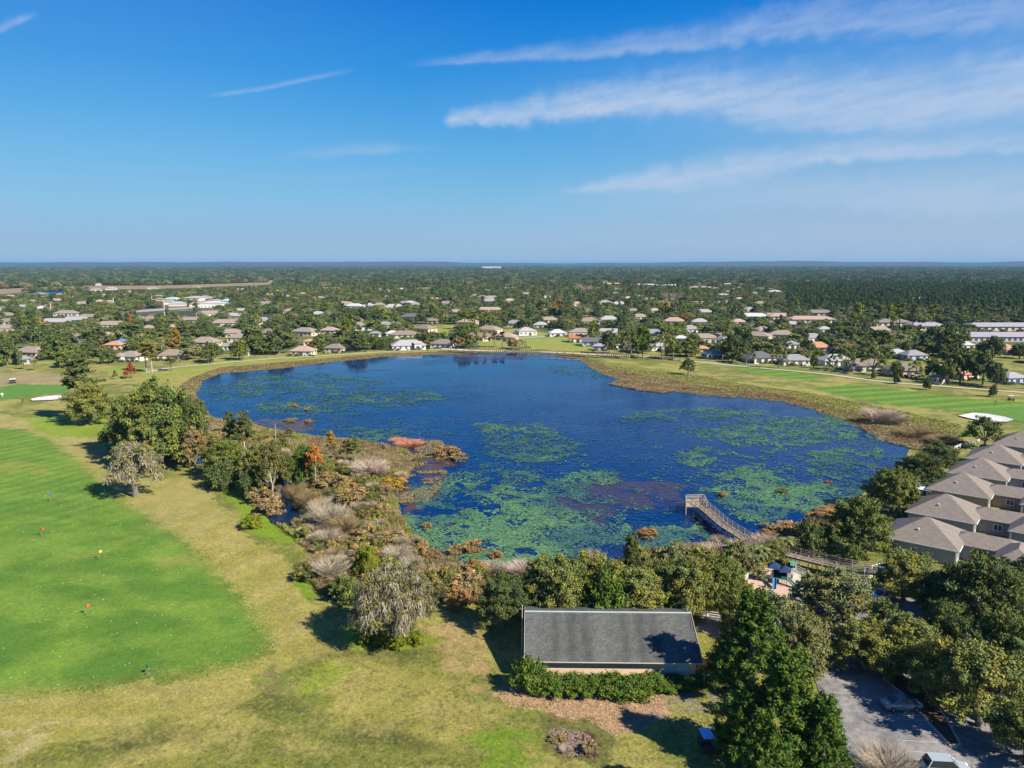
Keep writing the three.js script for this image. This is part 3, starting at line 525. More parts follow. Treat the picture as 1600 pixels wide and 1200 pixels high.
proto('mossOak', 12, 10, () => { const L = dome(34, 12.2, 3.0, 9.6, 0.9, 1.5, 1.0); return { crown: leafy(L, 8000, 0.19, 1.6, 0.1), moss: beards(L, 14000, 0.2, 1.1, 0.42, 3.2), trunk: limbs(L, 10, 2.4, 0.55, 18, 0.5) }; });
proto('lichenOak', 11, 10, () => { const L = dome(28, 11.4, 2.6, 10, 0.9, 1.5, 0.95); return { crown: leafy(L, 7000, 0.2, 1.6, 0.12), moss: beards(L, 6000, 0.2, 0.6, 0.6, 2), trunk: limbs(L, 10, 3.4, 0.6, 20, 0.5) }; });
// bare twigs: fine forked stems
function twigs(w, h, stems, forks, r) {
  const b = new GB(); b.colored = true;
  for (let i = 0; i < stems; i++) {
    const a = rr(0, 6.283), o = Math.sqrt(rnd()) * w * 0.22, p = [Math.cos(a) * o, 0, Math.sin(a) * o], q = [Math.cos(a) * (o + w * 0.12 * rnd()), h * rr(0.3, 0.5), Math.sin(a) * (o + w * 0.12 * rnd())], v = rr(0.65, 1.3); b.tint = [v, v * rr(0.93, 1.03), v * rr(0.88, 1.08)];
    b.limb(p, q, r, r * 0.7, 3);
    for (let k = 0; k < forks; k++) { const m = [p[0] + (q[0] - p[0]) * rr(0.5, 1), q[1] * rr(0.6, 1), p[2] + (q[2] - p[2]) * rr(0.5, 1)], c = a + rr(-1.4, 1.4), l = w * rr(0.1, 0.3), e = [m[0] + Math.cos(c) * l, m[1] + h * rr(0.15, 0.5), m[2] + Math.sin(c) * l]; b.limb(m, e, r * 0.6, r * 0.25, 3);
      for (let t = 0; t < 3; t++) { const f = rr(0.4, 1), d = c + rr(-1.2, 1.2); b.limb([m[0] + (e[0] - m[0]) * f, m[1] + (e[1] - m[1]) * f, m[2] + (e[2] - m[2]) * f], [e[0] + Math.cos(d) * w * 0.09, e[1] + h * rr(0, 0.16), e[2] + Math.sin(d) * w * 0.09], r * 0.4, r * 0.2, 3); } }
  }
  return b.geo();
}
proto('twig', 4, 3, () => ({ crown: twigs(4.4, 2.9, 60, 8, 0.026) }));
proto('twigB', 4, 2.6, () => ({ crown: twigs(4.6, 2.6, 48, 9, 0.028) }));
proto('bare', 5, 9, () => { const b = new GB(); b.limb([0, -0.1, 0], [0.1, 5, 0], 0.14, 0.09, 6); b.limb([0.1, 5, 0], [0, 8.8, 0.1], 0.09, 0.02, 5); for (let i = 0; i < 16; i++) { const y = rr(3, 8), a = rr(0, 6.28), l = rr(0.8, 2) * (1.2 - y / 11); b.limb([0.05, y, 0], [Math.cos(a) * l, y + rr(0.4, 1.3), Math.sin(a) * l], 0.04, 0.012, 4); b.limb([Math.cos(a) * l * 0.6, y + 0.5, Math.sin(a) * l * 0.6], [Math.cos(a + 0.6) * l, y + rr(0.9, 1.6), Math.sin(a + 0.6) * l], 0.025, 0.01, 3); } return { trunk: b.geo() }; });
proto('snag', 0.6, 7, () => { const b = new GB(); b.limb([0, -0.1, 0], [0.1, 7, 0.05], 0.16, 0.09, 7); b.limb([0.06, 4.6, 0], [0.5, 5.3, 0.1], 0.05, 0.02, 4); return { trunk: b.geo() }; });
function fronds(b, y, n, len, droop) { for (let i = 0; i < n; i++) { const a = i * 2.4, e = rr(-0.35, 0.9), v = rr(0.7, 1.25); b.tint = [v, v, v]; let p = [0, y, 0], d = e; for (let k = 0; k < 4; k++) { const l = len / 4, q = [p[0] + Math.cos(a) * Math.cos(d) * l, p[1] + Math.sin(d) * l, p[2] + Math.sin(a) * Math.cos(d) * l], w = [0.12, 0.42, 0.5, 0.34, 0.02].map(t => t * len / 2.4); const s = [-Math.sin(a), 0, Math.cos(a)]; for (const m of [-1, 1]) b.quad(p, q, [q[0] + s[0] * w[k + 1] * m, q[1] - w[k + 1] * 0.4, q[2] + s[2] * w[k + 1] * m], [p[0] + s[0] * w[k] * m, p[1] - w[k] * 0.4, p[2] + s[2] * w[k] * m]); p = q; d -= droop; } } }
proto('palm', 4.4, 6.5, () => { const c = new GB(); c.colored = true; fronds(c, 5.2, 30, 2.4, 0.42); const b = new GB(); b.limb([0, -0.1, 0], [0.1, 5.3, 0], 0.2, 0.16, 7); return { crown: c.geo(), trunk: b.geo() }; });
// the same kinds with fewer, larger leaves for trees across the lake and beyond
for (const [k, s] of [['farOakA', 13], ['farOakB', 16], ['farOakC', 11], ['farOakD', 14]]) proto(k, 10, 8, () => { const L = dome(s, 10.4, 1.2, 8, 1.3, 2.1); return { crown: leafy(L, 2700, 0.48, 1.4, 0.2, -0.55, 5), trunk: limbs(L, 8, 1.9, 0.34, 3) }; });
for (const [k, s] of [['farPineA', 9], ['farPineB', 8]]) proto(k, 6, 14, () => {
  const L = []; for (let i = 0; i < s; i++) { const f = i / (s - 1), a = i * 2.4, rad = (1 - f * 0.75) * rr(1, 2.4); L.push([Math.cos(a) * rad, 7 + f * 6.2, Math.sin(a) * rad, rr(0.9, 1.4), 1, 0.7]); }
  const b = new GB(); b.limb([0, -0.1, 0], [0.2, 13, 0.1], 0.26, 0.06, 5); return { crown: leafy(L, 900, 0.45, 1.8, 0.2, -0.9, 3), trunk: b.geo() };
});
proto('farSparse', 8, 8, () => { const L = dome(12, 8.4, 2, 8, 0.8, 1.3); return { crown: leafy(L, 850, 0.38, 1.7, 0.1, -0.55, 3), trunk: limbs(L, 8, 2, 0.26, 8) }; });
proto('farBare', 8, 8, () => ({ crown: twigs(8, 7, 14, 7, 0.09), trunk: (() => { const b = new GB(); b.limb([0, -0.1, 0], [0, 3, 0], 0.26, 0.14, 5); return b.geo(); })() }));

const treeBox = [];     // where each stands in the view, for labels and for keeping houses clear
function plant(kind, mat, x, z, w, h, name, label, category, o = {}) {
  const p = PROTO[kind], t = new THREE.Group();
  if (p.trunk) part('trunk', p.trunk, o.bark ?? bark, t);
  if (p.crown) part(o.crownName ?? (category === 'tree' ? 'crown' : 'foliage'), p.crown, leafMats[mat], t);
  if (p.moss) part('hanging_moss', p.moss, leafMats.moss, t);
  t.position.set(x, o.y ?? 0, z); t.rotation.y = o.turn ?? rr(0, 6.283); t.scale.set(w / p.w, h / p.h, w / p.w);
  put(t, name); tag(t, label, category, o.group); return t;
}
// a plant given by the foot, top and width that the photograph shows
function grow(kind, mat, bx, by, ty, wpx, name, label, category, o = {}) {
  const g = G(bx, by), depth = g.y * SP - g.z * CP + EYE * SP, D = -g.z;
  const tan = Math.tan(PITCH + Math.atan((ty - 600) / F)), h = o.h ?? (EYE - tan * D), w = wpx * depth / F;
  return plant(kind, mat, g.x, g.z, w, Math.max(h, 0.4), name, label, category, o);
}
function copies(name, label, proto, mat, list, o = {}) {    // too many to count: one object
  const m = new THREE.InstancedMesh(proto, mat, list.length), d = new THREE.Object3D(), c = new THREE.Color();
  list.forEach((l, i) => { d.position.set(l.x, l.y ?? 0, l.z); d.rotation.set(l.rx ?? 0, l.ry ?? rnd() * 6.283, l.rz ?? 0); d.scale.set(l.s, l.sy ?? l.s, l.s); d.updateMatrix(); m.setMatrixAt(i, d.matrix); if (l.c) m.setColorAt(i, c.setRGB(l.c[0], l.c[1], l.c[2])); });
  put(m, name); m.userData.kind = 'stuff'; m.userData.label = label; return m;
}

// ---------------------------------------------------------------- plants on the near side of the lake
srand(2024);
leafMat('moss2', [0.19, 0.19, 0.085]);
const T = (k, m, x, y, top, w, label, o = {}) => grow(k, m, x, y, top, w, o.name ?? 'oak_tree', label, 'tree', o);
const B = (k, m, x, y, top, w, label, o = {}) => grow(k, m, x, y, k === 'shrub' ? y - (y - top) * 0.72 : k.startsWith('twig') ? y - (y - top) * 0.72 : top, k === 'shrub' ? w * 1.2 : k.startsWith('twig') ? w * 0.85 : w, o.name ?? 'shrub', label, o.category ?? 'shrub', o);
const PINE = { name: 'pine_tree', bark: barkPale };
// the wood between the driving range and the lake
T('pineA', 'pine', 128, 657, 551, 74, 'tall olive pine at the end of the wood by the small bunker', PINE);
T('oakB', 'oakOlive', 141, 662, 593, 76, 'olive oak under the tall pine near the small bunker');
T('oakA', 'oak', 252, 726, 590, 134, 'largest dark green oak of the wood beside the driving range');
T('oakC', 'oak', 205, 708, 612, 92, 'dark oak on the range side of the largest oak');
T('oakB', 'oakDark', 292, 722, 612, 74, 'dark green oak on the lake side of the largest oak');
T('pineB', 'pine', 316, 700, 622, 34, 'thin pine at the water behind the dark wood', PINE);
T('oakSparse', 'oakOlive', 232, 735, 650, 70, 'thin olive oak in front of the largest oak');
T('oakSparse', 'brown', 306, 734, 668, 48, 'brown leaved tree by the little pond');
T('pineA', 'pine', 384, 728, 641, 50, 'tall olive pine rising over the marsh thicket', PINE);
T('pineB', 'pineDark', 362, 724, 640, 34, 'darker slim pine beside the tall marsh pine', PINE);
T('oakB', 'oak', 352, 748, 682, 74, 'round dark oak at the bend of the marsh edge');
T('oakA', 'oakOlive', 403, 760, 690, 66, 'olive oak between the marsh pine and the creek');
T('oakSparse', 'olive', 425, 778, 692, 56, 'thin crowned oak leaning over the creek', { bark: barkPale });
T('oakC', 'green', 474, 764, 690, 40, 'fresh green oak beside the orange cypress');
T('cypressRound', 'orange', 494, 770, 695, 29, 'round orange bald cypress standing in the marsh', { name: 'cypress_tree', bark: barkPale });
T('slender', 'gold', 518, 716, 672, 22, 'slim golden topped cypress by the marsh water', { name: 'cypress_tree' });
T('slender', 'olive', 543, 724, 684, 30, 'slim olive tree between the gold cypress and the islet', { name: 'young_tree', bark: barkPale });
T('slender', 'oakOlive', 556, 728, 682, 26, 'slim pale trunked tree nearest the marsh islet', { name: 'young_tree', bark: barkPale });
T('slender', 'olive', 452, 694, 668, 24, 'small leaning tree by the bare white snag', { name: 'young_tree', bark: barkPale });
T('oakSparse', 'oakOlive', 505, 748, 712, 38, 'pale stemmed small tree below the orange cypress', { bark: barkPale });
T('oakB', 'oakDark', 447, 748, 706, 34, 'dark tree over the head of the creek');
T('slender', 'olive', 577, 794, 768, 22, 'lone small tree on the green marsh flat', { name: 'young_tree', bark: barkPale });
T('oakSparse', 'brown', 430, 758, 700, 40, 'brown leaved tree beside the creek');
for (const [x, y, t, l] of [[431, 694, 662, 'bare white snag at the edge of the marsh water'], [444, 694, 679, 'short white snag beside the taller one'], [590, 828, 812, 'thin bare snag on the marsh flat']]) grow('snag', '', x, y, t, 3, 'dead_tree', l, 'dead tree', { bark: barkPale });
T('lichenOak', 'moss2', 212, 776, 689, 92, 'lone pale live oak at the edge of the driving range', { name: 'live_oak' });
T('mossOak', 'olive', 616, 1004, 878, 150, 'grey live oak draped with long hanging moss', { name: 'live_oak' });
T('oakA', 'oakDark', 786, 982, 893, 88, 'dark round oak beside the gable of the long roof');
T('oakC', 'lime', 574, 905, 848, 46, 'yellow green small tree behind the moss draped oak');
// shrubs of the marsh
const marshShrubs = [
  ['twig', 'grey', 516, 826, 772, 66, 'broad grey twiggy shrub in the middle of the marsh'], ['twigB', 'brown', 535, 838, 796, 52, 'brown twiggy shrub against the broad grey one'], ['twig', 'grey', 500, 806, 768, 40, 'grey bare shrub right beside the creek'],
  ['twig', 'grey', 513, 852, 816, 46, 'pale grey shrub below the broad twiggy one'], ['twigB', 'pink', 577, 742, 712, 60, 'pinkish bare thicket at the tip of the marsh'], ['twig', 'pink', 594, 746, 718, 34, 'small pink bare shrub at the marsh tip'],
  ['twigB', 'grey', 520, 905, 858, 62, 'grey bare shrub behind the moss draped oak shadow'], ['twig', 'brown', 494, 890, 858, 44, 'brown shrub by the lime grass patch'], ['twig', 'grey', 622, 880, 842, 52, 'grey violet shrub at the lily edge'],
  ['shrub', 'tan', 655, 862, 832, 26, 'round tan shrub at the edge of the lily pads'], ['shrub', 'tan', 420, 803, 768, 40, 'tan dead shrub beside the dark pool'], ['shrub', 'brown', 408, 786, 752, 34, 'brown shrub above the tan dead one'],
  ['shrub', 'brown', 520, 768, 728, 54, 'brown shrub in front of the pale stemmed tree'], ['bush', 'oakDark', 350, 762, 724, 66, 'low dark bush along the bright grass strip'], ['bush', 'oakDark', 395, 776, 734, 50, 'dark bush beside the tan dead shrub'],
  ['shrub', 'olive', 560, 762, 742, 46, 'olive shrub below the pink thicket'], ['shrub', 'gold', 612, 762, 742, 42, 'yellow shrub at the water below the pink thicket'], ['shrub', 'brown', 596, 806, 784, 34, 'brown shrub behind the lone small tree'],
  ['bush', 'lime', 393, 825, 806, 38, 'bright green low bush on the bright grass strip'], ['bushB', 'oak', 540, 940, 900, 52, 'olive bush in the shade behind the mossy oak'], ['shrub', 'tan', 730, 928, 880, 46, 'tan rusty reed clump beside the lily pads'], ['shrub', 'rust', 745, 898, 868, 36, 'rusty reed clump at the waterline'],
  ['shrub', 'rust', 716, 950, 905, 34, 'rust coloured shrub beside the moss draped oak'], ['twig', 'grey', 642, 898, 856, 40, 'bare grey shrub above the moss draped oak'], ['shrub', 'olive', 690, 920, 880, 52, 'olive shrub between the moss draped oak and lilies'], ['shrub', 'brown', 575, 845, 815, 50, 'brown marsh shrub below the thin snag'],
  ['shrub', 'olive', 478, 905, 872, 36, 'olive shrub at the rim of the lime grass'], ['shrub', 'tan', 560, 872, 842, 40, 'tan shrub above the yellow green small tree'],
  ['shrub', 'olive', 330, 702, 680, 54, 'olive thicket by the lake behind the little pond'], ['shrub', 'brown', 345, 692, 670, 40, 'brown thicket at the lake end of the wood'], ['shrub', 'olive', 470, 732, 706, 44, 'olive shrub behind the fresh green oak'], ['twigB', 'brown', 462, 790, 742, 36, 'dark bare shrub on the creek bank'], ['twigB', 'brown', 480, 800, 752, 36, 'dark bare shrub between creek and grey shrub'],
  ['shrub', 'brown', 548, 790, 752, 50, 'brown shrub beside the green marsh flat'], ['shrub', 'rust', 540, 770, 745, 34, 'reddish shrub beside the green marsh flat'], ['shrub', 'olive', 530, 745, 722, 40, 'olive shrub under the slim trees'],
  ['shrub', 'brown', 610, 850, 822, 44, 'dull brown shrub by the lily edge'], ['shrub', 'oakOlive', 600, 900, 862, 48, 'dull olive bush behind the moss draped oak'],
];
for (const [k, m, x, y, t, w, l] of marshShrubs) B(k, m, x, y, t, w, l, { name: k.startsWith('twig') ? 'bare_shrub' : k.startsWith('bush') ? 'bush' : 'shrub', category: k.startsWith('bush') ? 'bush' : 'shrub' });
// leafy clump at the foot of the moss draped oak
[[572, 1005, 32], [597, 1010, 32], [622, 1012, 36], [648, 1006, 32]].forEach(([x, y, w], i) => B('bushB', 'lime', x, y, y - 22, w, ['bright green bush under the moss draped oak, range end', 'bright green bush under the moss draped oak, second from the range end', 'bright green bush under the moss draped oak, widest of the four', 'bright green bush under the moss draped oak, house end'][i], { name: 'bush', category: 'bush', group: 'bright bushes under the moss draped oak' }));
// the belt behind the long roof
T('oakA', 'oakOlive', 872, 968, 866, 96, 'olive oak behind the gable end of the long roof');
T('oakB', 'oakOlive', 925, 948, 858, 92, 'pale olive oak behind the long roof');
T('cedar', 'pine', 986, 945, 832, 58, 'yellow green conifer rising above the oaks behind the roof', { name: 'conifer_tree' });
T('oakC', 'oakOlive', 1005, 968, 884, 104, 'broad olive oak in the middle behind the long roof');
T('oakSparse', 'oakGrey', 1050, 925, 848, 92, 'greyish thin crowned oak at the lily edge');
T('oakA', 'oakOlive', 1072, 968, 866, 104, 'olive oak behind the far end of the long roof');
T('oakB', 'oak', 1118, 952, 862, 84, 'dark olive oak between the roof and the playground');
T('oakSparse', 'oakGrey', 1150, 918, 846, 84, 'thin grey olive oak by the boardwalk bend');
T('oakC', 'oakOlive', 1208, 880, 842, 50, 'olive tree between the boardwalk and the playground');
T('oakA', 'oak', 832, 960, 890, 66, 'darker oak at the dead pole beside the roof');
B('bush', 'green', 952, 972, 898, 92, 'vivid green creeper clad bush behind the ridge', { name: 'bush', category: 'bush' });
B('bushB', 'green', 1000, 974, 930, 60, 'vivid green bush lower along the ridge', { name: 'bush', category: 'bush' });
grow('bare', '', 832, 968, 922, 22, 'dead_tree', 'dead white branched tree at the corner of the long roof', 'dead tree', { bark: barkPale });
[[770, 896, 872, 44, 'twigB', 'grey', 'grey pink bare shrub at the lily edge, near the tan reeds'], [815, 900, 868, 56, 'twig', 'pink', 'pink grey bare shrub behind the olive oak'], [850, 900, 866, 40, 'twig', 'brown', 'brown bare shrub on the shore behind the roof'], [925, 884, 854, 44, 'twig', 'pink', 'pinkish bare shrub between conifer and lilies'], [1120, 872, 842, 54, 'twigB', 'pink', 'pink bare shrub under the pier'], [1155, 868, 834, 52, 'twig', 'pink', 'pale pink bare shrub against the boardwalk bend'], [1195, 862, 824, 50, 'twig', 'pink', 'tall pink bare shrub behind the boardwalk'], [1080, 868, 845, 50, 'twig', 'tan', 'tan bare shrub at the foot of the pier'], [1020, 880, 848, 44, 'twigB', 'tan', 'tan bare shrub beside the yellow green conifer']].forEach(([x, y, t, w, k, m, l]) => B(k, m, x, y, t, w, l, { name: 'bare_shrub' }));
grow('palm', 'palm', 1184, 906, 846, 40, 'palm_tree', 'cabbage palm among the oaks before the boardwalk', 'tree', { bark: barkPale });
grow('palm', 'palm', 1228, 872, 836, 32, 'palm_tree', 'smaller cabbage palm where the boardwalk reappears', 'tree', { bark: barkPale });
// hedge in front of the long building
[[828, 1079, 1031, 66], [862, 1080, 1056, 66], [898, 1081, 1057, 68], [932, 1082, 1056, 68], [964, 1086, 1055, 68], [992, 1087, 1058, 68], [1024, 1077, 1057, 66], [1055, 1073, 1058, 60], [1082, 1071, 1059, 46]].forEach(([x, y, t, w], i) => B('bush', 'green', x, y, t, w, ['tall rounded hedge bush at the gable corner', 'hedge bush second from the gable corner', 'hedge bush third from the gable corner', 'low hedge bush in the middle of the wall', 'bulging hedge bush nearest the dry leaves', 'bulging hedge bush next to the dry leaf edge', 'hedge bush where the shade begins', 'shaded hedge bush near the door end', 'last shaded hedge bush at the door end'][i], { name: 'hedge_bush', category: 'bush', group: 'clipped bushes along the long building' }));
[[900, 950, 868, 70, 'oakC', 'oak', 'dark olive oak filling the gap between the two pale oaks'], [960, 962, 872, 70, 'oakB', 'oakOlive', 'olive oak right below the yellow green conifer'], [1040, 952, 872, 80, 'oakC', 'oak', 'dark oak between the broad middle oak and the far end'], [1096, 930, 850, 80, 'oakB', 'oakOlive', 'olive oak at the foot of the pier'], [1140, 945, 876, 70, 'oakA', 'oak', 'dark oak beside the playground fence'], [845, 935, 868, 60, 'oakSparse', 'oakOlive', 'thin olive oak behind the dead white tree'], [1000, 930, 856, 70, 'oakSparse', 'oakOlive', 'thin olive oak on the lake side of the conifer'], [1150, 990, 925, 60, 'oakB', 'oak', 'dark oak squeezed behind the taller dark conifer'], [1262, 965, 896, 60, 'oakSparse', 'oakGrey', 'grey thin oak at the concrete walk'], [1470, 965, 890, 80, 'oakB', 'oakDark', 'dark oak between the round oak and the large dark one'], [1380, 1010, 940, 70, 'oakSparse', 'oak', 'thin oak behind the car park lamp'], [1500, 1050, 960, 90, 'oakC', 'oakDark', 'dark oak above the gleaming parked cars'], [1565, 1060, 945, 100, 'oakB', 'oak', 'oak rising behind the car park near the photo edge'], [1470, 1010, 935, 70, 'oakA', 'oak', 'oak in the second row behind the car park island']].forEach(([x, y, t, w, k, m, l]) => T(k, m, x, y, t, w, l));
// the dark conifers beside the car park
T('cedar', 'cedar', 1140, 1052, 984, 70, 'slim dark conifer at the shaded end of the long building', { name: 'conifer_tree' });
T('cedar', 'cedar', 1172, 1094, 920, 146, 'taller ragged dark conifer beside the long building', { name: 'conifer_tree' });
T('cedar', 'cedar', 1222, 1212, 1010, 168, 'broad bright green conifer in front by the car park', { name: 'conifer_tree' });
T('cedar', 'cedar', 1186, 1300, 1108, 120, 'dark conifer cut by the bottom edge beside the cart', { name: 'conifer_tree' });
T('cedar', 'cedar', 1162, 1200, 1060, 112, 'dark conifer between the cart and the broad one', { name: 'conifer_tree' });
T('cedar', 'cedar', 1282, 1236, 1082, 110, 'short green conifer on the car park side', { name: 'conifer_tree' });
// oaks of the car park
T('oakSparse', 'oakGrey', 1214, 1010, 930, 104, 'grey green oak in front of the playground');
T('oakB', 'oakGrey', 1248, 1050, 950, 96, 'grey olive oak behind the taller dark conifer');
T('oakA', 'oakGrey', 1312, 972, 888, 128, 'round oak between the playground and boardwalk');
T('oakC', 'oakOlive', 1412, 940, 858, 112, 'round oak below the nearest tan house');
T('oakB', 'oakOlive', 1350, 1046, 968, 124, 'oak beside the curved lamp over the car park');
T('oakA', 'oakOlive', 1412, 1050, 958, 118, 'olive oak on the car park island');
T('oakC', 'oak', 1452, 1050, 984, 90, 'oak with parked cars gleaming behind it');
T('oakB', 'oakDark', 1530, 985, 862, 136, 'large dark oak beside the row of tan houses');
T('oakA', 'oakDark', 1596, 975, 872, 120, 'large dark oak at the photo edge by the houses');
T('oakC', 'oakOlive', 1530, 1136, 1006, 176, 'biggest olive oak at the lower corner');
T('oakB', 'oakOlive', 1470, 1098, 992, 112, 'oak between the island oak and the biggest one');
T('oakA', 'oak', 1600, 1080, 980, 120, 'oak cut by the photo edge above the parked car');
T('oakC', 'oak', 1604, 1190, 1100, 120, 'oak at the very corner of the car park');
B('twig', 'grey', 1385, 1222, 1148, 96, 'pale bare bush at the bottom of the car park', { name: 'bare_shrub' });
// trees between the houses and the lake
T('oakA', 'oak', 1338, 864, 773, 108, 'big round oak on the bank by the nearest tan house');
T('oakB', 'oak', 1392, 800, 727, 88, 'oak on the bank, second of the lakeside row');
T('oakSparse', 'oakOlive', 1402, 806, 742, 60, 'olive thin oak against the second lakeside oak');
T('oakC', 'oakDark', 1436, 768, 704, 76, 'dark oak on the bank by the third tan house');
T('oakA', 'oakDark', 1466, 742, 690, 66, 'dark oak on the bank, farthest of the lakeside row');
T('oakB', 'oakDark', 1428, 748, 712, 50, 'low dark oak right at the waterline');
T('oakSparse', 'oak', 1537, 700, 652, 66, 'feathery dark tree in front of the long white bunker');
B('bush', 'oakDark', 1262, 866, 814, 56, 'dark bush where the boardwalk leaves the lake', { name: 'bush', category: 'bush' });
B('bushB', 'lime', 1288, 852, 818, 28, 'yellow green bush beside the big round oak', { name: 'bush', category: 'bush' });
B('shrub', 'rust', 1235, 836, 816, 70, 'rusty reeds along the water by the big round oak');
B('shrub', 'rust', 1300, 806, 790, 60, 'rust red marsh shrub at the bank');
B('bush', 'oak', 1330, 880, 852, 40, 'small bush under the big round oak', { name: 'bush', category: 'bush' });
// plants on the far right bank
B('twig', 'pink', 1375, 662, 627, 62, 'large pale pink bare shrub between lake and fairway', { name: 'bare_shrub' });
B('twigB', 'grey', 1400, 664, 640, 40, 'grey bare shrub beside the large pink one', { name: 'bare_shrub' });
B('twigB', 'brown', 1430, 682, 664, 60, 'low brown thicket between pink shrub and bank', { name: 'bare_shrub' });
B('twigB', 'brown', 1470, 694, 676, 50, 'brown twig thicket at the end of the red marsh', { name: 'bare_shrub' });
T('oakSparse', 'oakDark', 1075, 586, 560, 28, 'lone small tree on the golden bank');
[[1401, 600, 585, 12, 'small clipped tree on the grass below the porch house'], [1448, 609, 590, 14, 'round clipped tree beside the cart path'], [1551, 620, 602, 14, 'dark clipped tree near the parked golf cart'], [1364, 592, 582, 8, 'tiny clipped tree below the brown roofed house']].forEach(([x, y, t, w, l]) => T('bush', 'oakDark', x, y, t, w, l, { name: 'young_tree' }));
T('slender', 'oakDark', 36, 632, 623, 4, 'tiny sapling before the narrow bunker', { name: 'young_tree' });
T('cypress', 'red', 205, 591, 566, 24, 'flame red cypress on the far bank lawn', { name: 'cypress_tree' });
T('cypress', 'oakDark', 180, 592, 578, 10, 'little dark conifer beside the flame red cypress', { name: 'conifer_tree' });
T('pineB', 'yellow', 229, 581, 528, 34, 'tall yellow green pine with pale bole by the path', PINE);
T('pineA', 'yellow', 238, 582, 532, 30, 'second yellow green pine with pale bole by the path', PINE);
T('cypress', 'gold', 276, 556, 510, 30, 'golden cypress among the houses behind the path', { name: 'cypress_tree' });

// ---------------------------------------------------------------- ground cover: reeds, dead leaves, tufts, lily pads
function tuft(n, w, h, lean) { const b = new GB(); for (let i = 0; i < n; i++) { const a = rr(0, 6.283), o = rr(0, w), x = Math.cos(a) * o, z = Math.sin(a) * o, e = a + rr(-1, 1), l = h * rr(0.6, 1.1), k = lean * rr(0.3, 1), c = Math.cos(e + 1.57) * w * 0.16, s = Math.sin(e + 1.57) * w * 0.16; b.tri([x - c, 0, z - s], [x + c, 0, z + s], [x + Math.cos(e) * k, l, z + Math.sin(e) * k]); } return b.geo(); }
const reed = tuft(14, 0.5, 1, 0.55), grassTuft = tuft(7, 0.12, 0.14, 0.12);
const plain = new THREE.MeshStandardMaterial({ color: 0xffffff, roughness: 0.9, side: THREE.DoubleSide });
const any = p => { for (let i = 0; i < 60; i++) { const x = rr(p.x0, p.x1), z = rr(p.z0, p.z1); if (inside(p, x, z)) return [x, z]; } return [p.w[0][0], p.w[0][1]]; };
{
  const L = [], c1 = [0.25, 0.22, 0.07], c2 = [0.29, 0.235, 0.11], c3 = [0.21, 0.17, 0.075], c4 = [0.22, 0.24, 0.045], c5 = [0.30, 0.24, 0.13], c6 = [0.24, 0.15, 0.07];
  for (let i = 0; i < 66000; i++) {
    const [x, z] = any(R.marsh); if (inside(POOL, x, z) || inside(CREEK, x, z) || inside(POOLB, x, z)) continue;
    const a = fbm(x / 8 + 11, z / 8, 3), b = fbm(x / 6 + 70, z / 6, 3), s = fbm(x / 4, z / 4 + 31, 3); if (s < 0.4 && rnd() < 0.5) continue;
    let c = a > 0.56 ? c4 : a > 0.5 ? c1 : a > 0.42 ? c2 : c3; if (b > 0.64) c = c5; if (b < 0.3) c = c6; const v = rr(0.7, 1.3);
    L.push({ x, z, s: rr(0.5, 1.1), sy: rr(0.35, 1.1) * (0.5 + s), c: [c[0] * v, c[1] * v * rr(0.92, 1.05), c[2] * v] });
  }
  for (let i = 0; i < 2600; i++) { const [x, z] = any(murk[0]), a = fbm(x / 5, z / 4 + 9, 3); if (a < 0.5) continue; const v = rr(0.7, 1.2); L.push({ x, z, y: 0.1, s: rr(0.5, 1), sy: rr(0.15, 0.5), c: c2.map(k => k * v * 0.9) }); }
  for (let i = 0; i < 5000; i++) { const [x, z] = any(R.spit), a = fbm(x / 6, z / 4, 3); if (a < 0.42 && rnd() < 0.8) continue; const v = rr(0.7, 1.3), c = a > 0.55 ? c6 : c2; L.push({ x, z, y: 0.1, s: rr(0.7, 1.4), sy: rr(0.2, 0.7), c: c.map(k => k * v) }); }
  for (let i = 0; i < 16000; i++) { const p = R[i % 4 === 0 ? 'rust' : i % 4 === 1 ? 'goldBank' : 'shoreFar'], [x, z] = any(p), a = fbm(x / 12, z / 7, 3), v = rr(0.7, 1.3), c = i % 4 === 0 ? (a > 0.5 ? c6 : c2) : i % 4 === 1 ? (a > 0.46 ? [0.27, 0.27, 0.06] : c1) : (a > 0.55 ? c6 : a > 0.46 ? c1 : c3); L.push({ x, z, s: rr(0.7, 1.5), sy: rr(0.15, 0.6), c: c.map(k => k * v) }); }
  const S = [], TW = [], thick = poly([[330, 690], [420, 690], [520, 722], [600, 722], [620, 750], [590, 800], [620, 850], [690, 880], [760, 900], [720, 945], [640, 930], [560, 930], [490, 905], [490, 860], [455, 820], [480, 790], [440, 745], [350, 720]]);
  for (let i = 0; i < 1500; i++) { const [x, z] = any(i % 5 ? thick : R.marsh); if (inside(POOL, x, z) || inside(CREEK, x, z)) continue; const q = fbm(x / 7 + 5, z / 7 + 2, 3); if (q < 0.42) continue; const v = rr(0.7, 1.25), s = rr(0.25, 0.75), a = rnd(), c = a < 0.34 ? [0.17, 0.18, 0.05] : a < 0.55 ? [0.24, 0.18, 0.08] : a < 0.7 ? [0.30, 0.23, 0.12] : a < 0.8 ? [0.11, 0.13, 0.04] : [0.42, 0.35, 0.25]; (a >= 0.62 ? TW : S).push({ x, z, s, sy: s * rr(0.7, 1.2), c: c.map(k => k * v) }); }
  const scrub = new THREE.MeshPhysicalMaterial({ color: 0xffffff, vertexColors: true, roughness: 0.9, specularIntensity: 0.3, side: THREE.DoubleSide });
  copies('marsh_scrub', 'low mixed scrub of the marsh', PROTO.shrub.crown, scrub, S); copies('marsh_twigs', 'low bare twigs of the marsh', PROTO.twig.crown, scrub, TW);
  copies('marsh_grass', 'brown and olive reeds of the marsh around the lake', reed, plain, L);
}
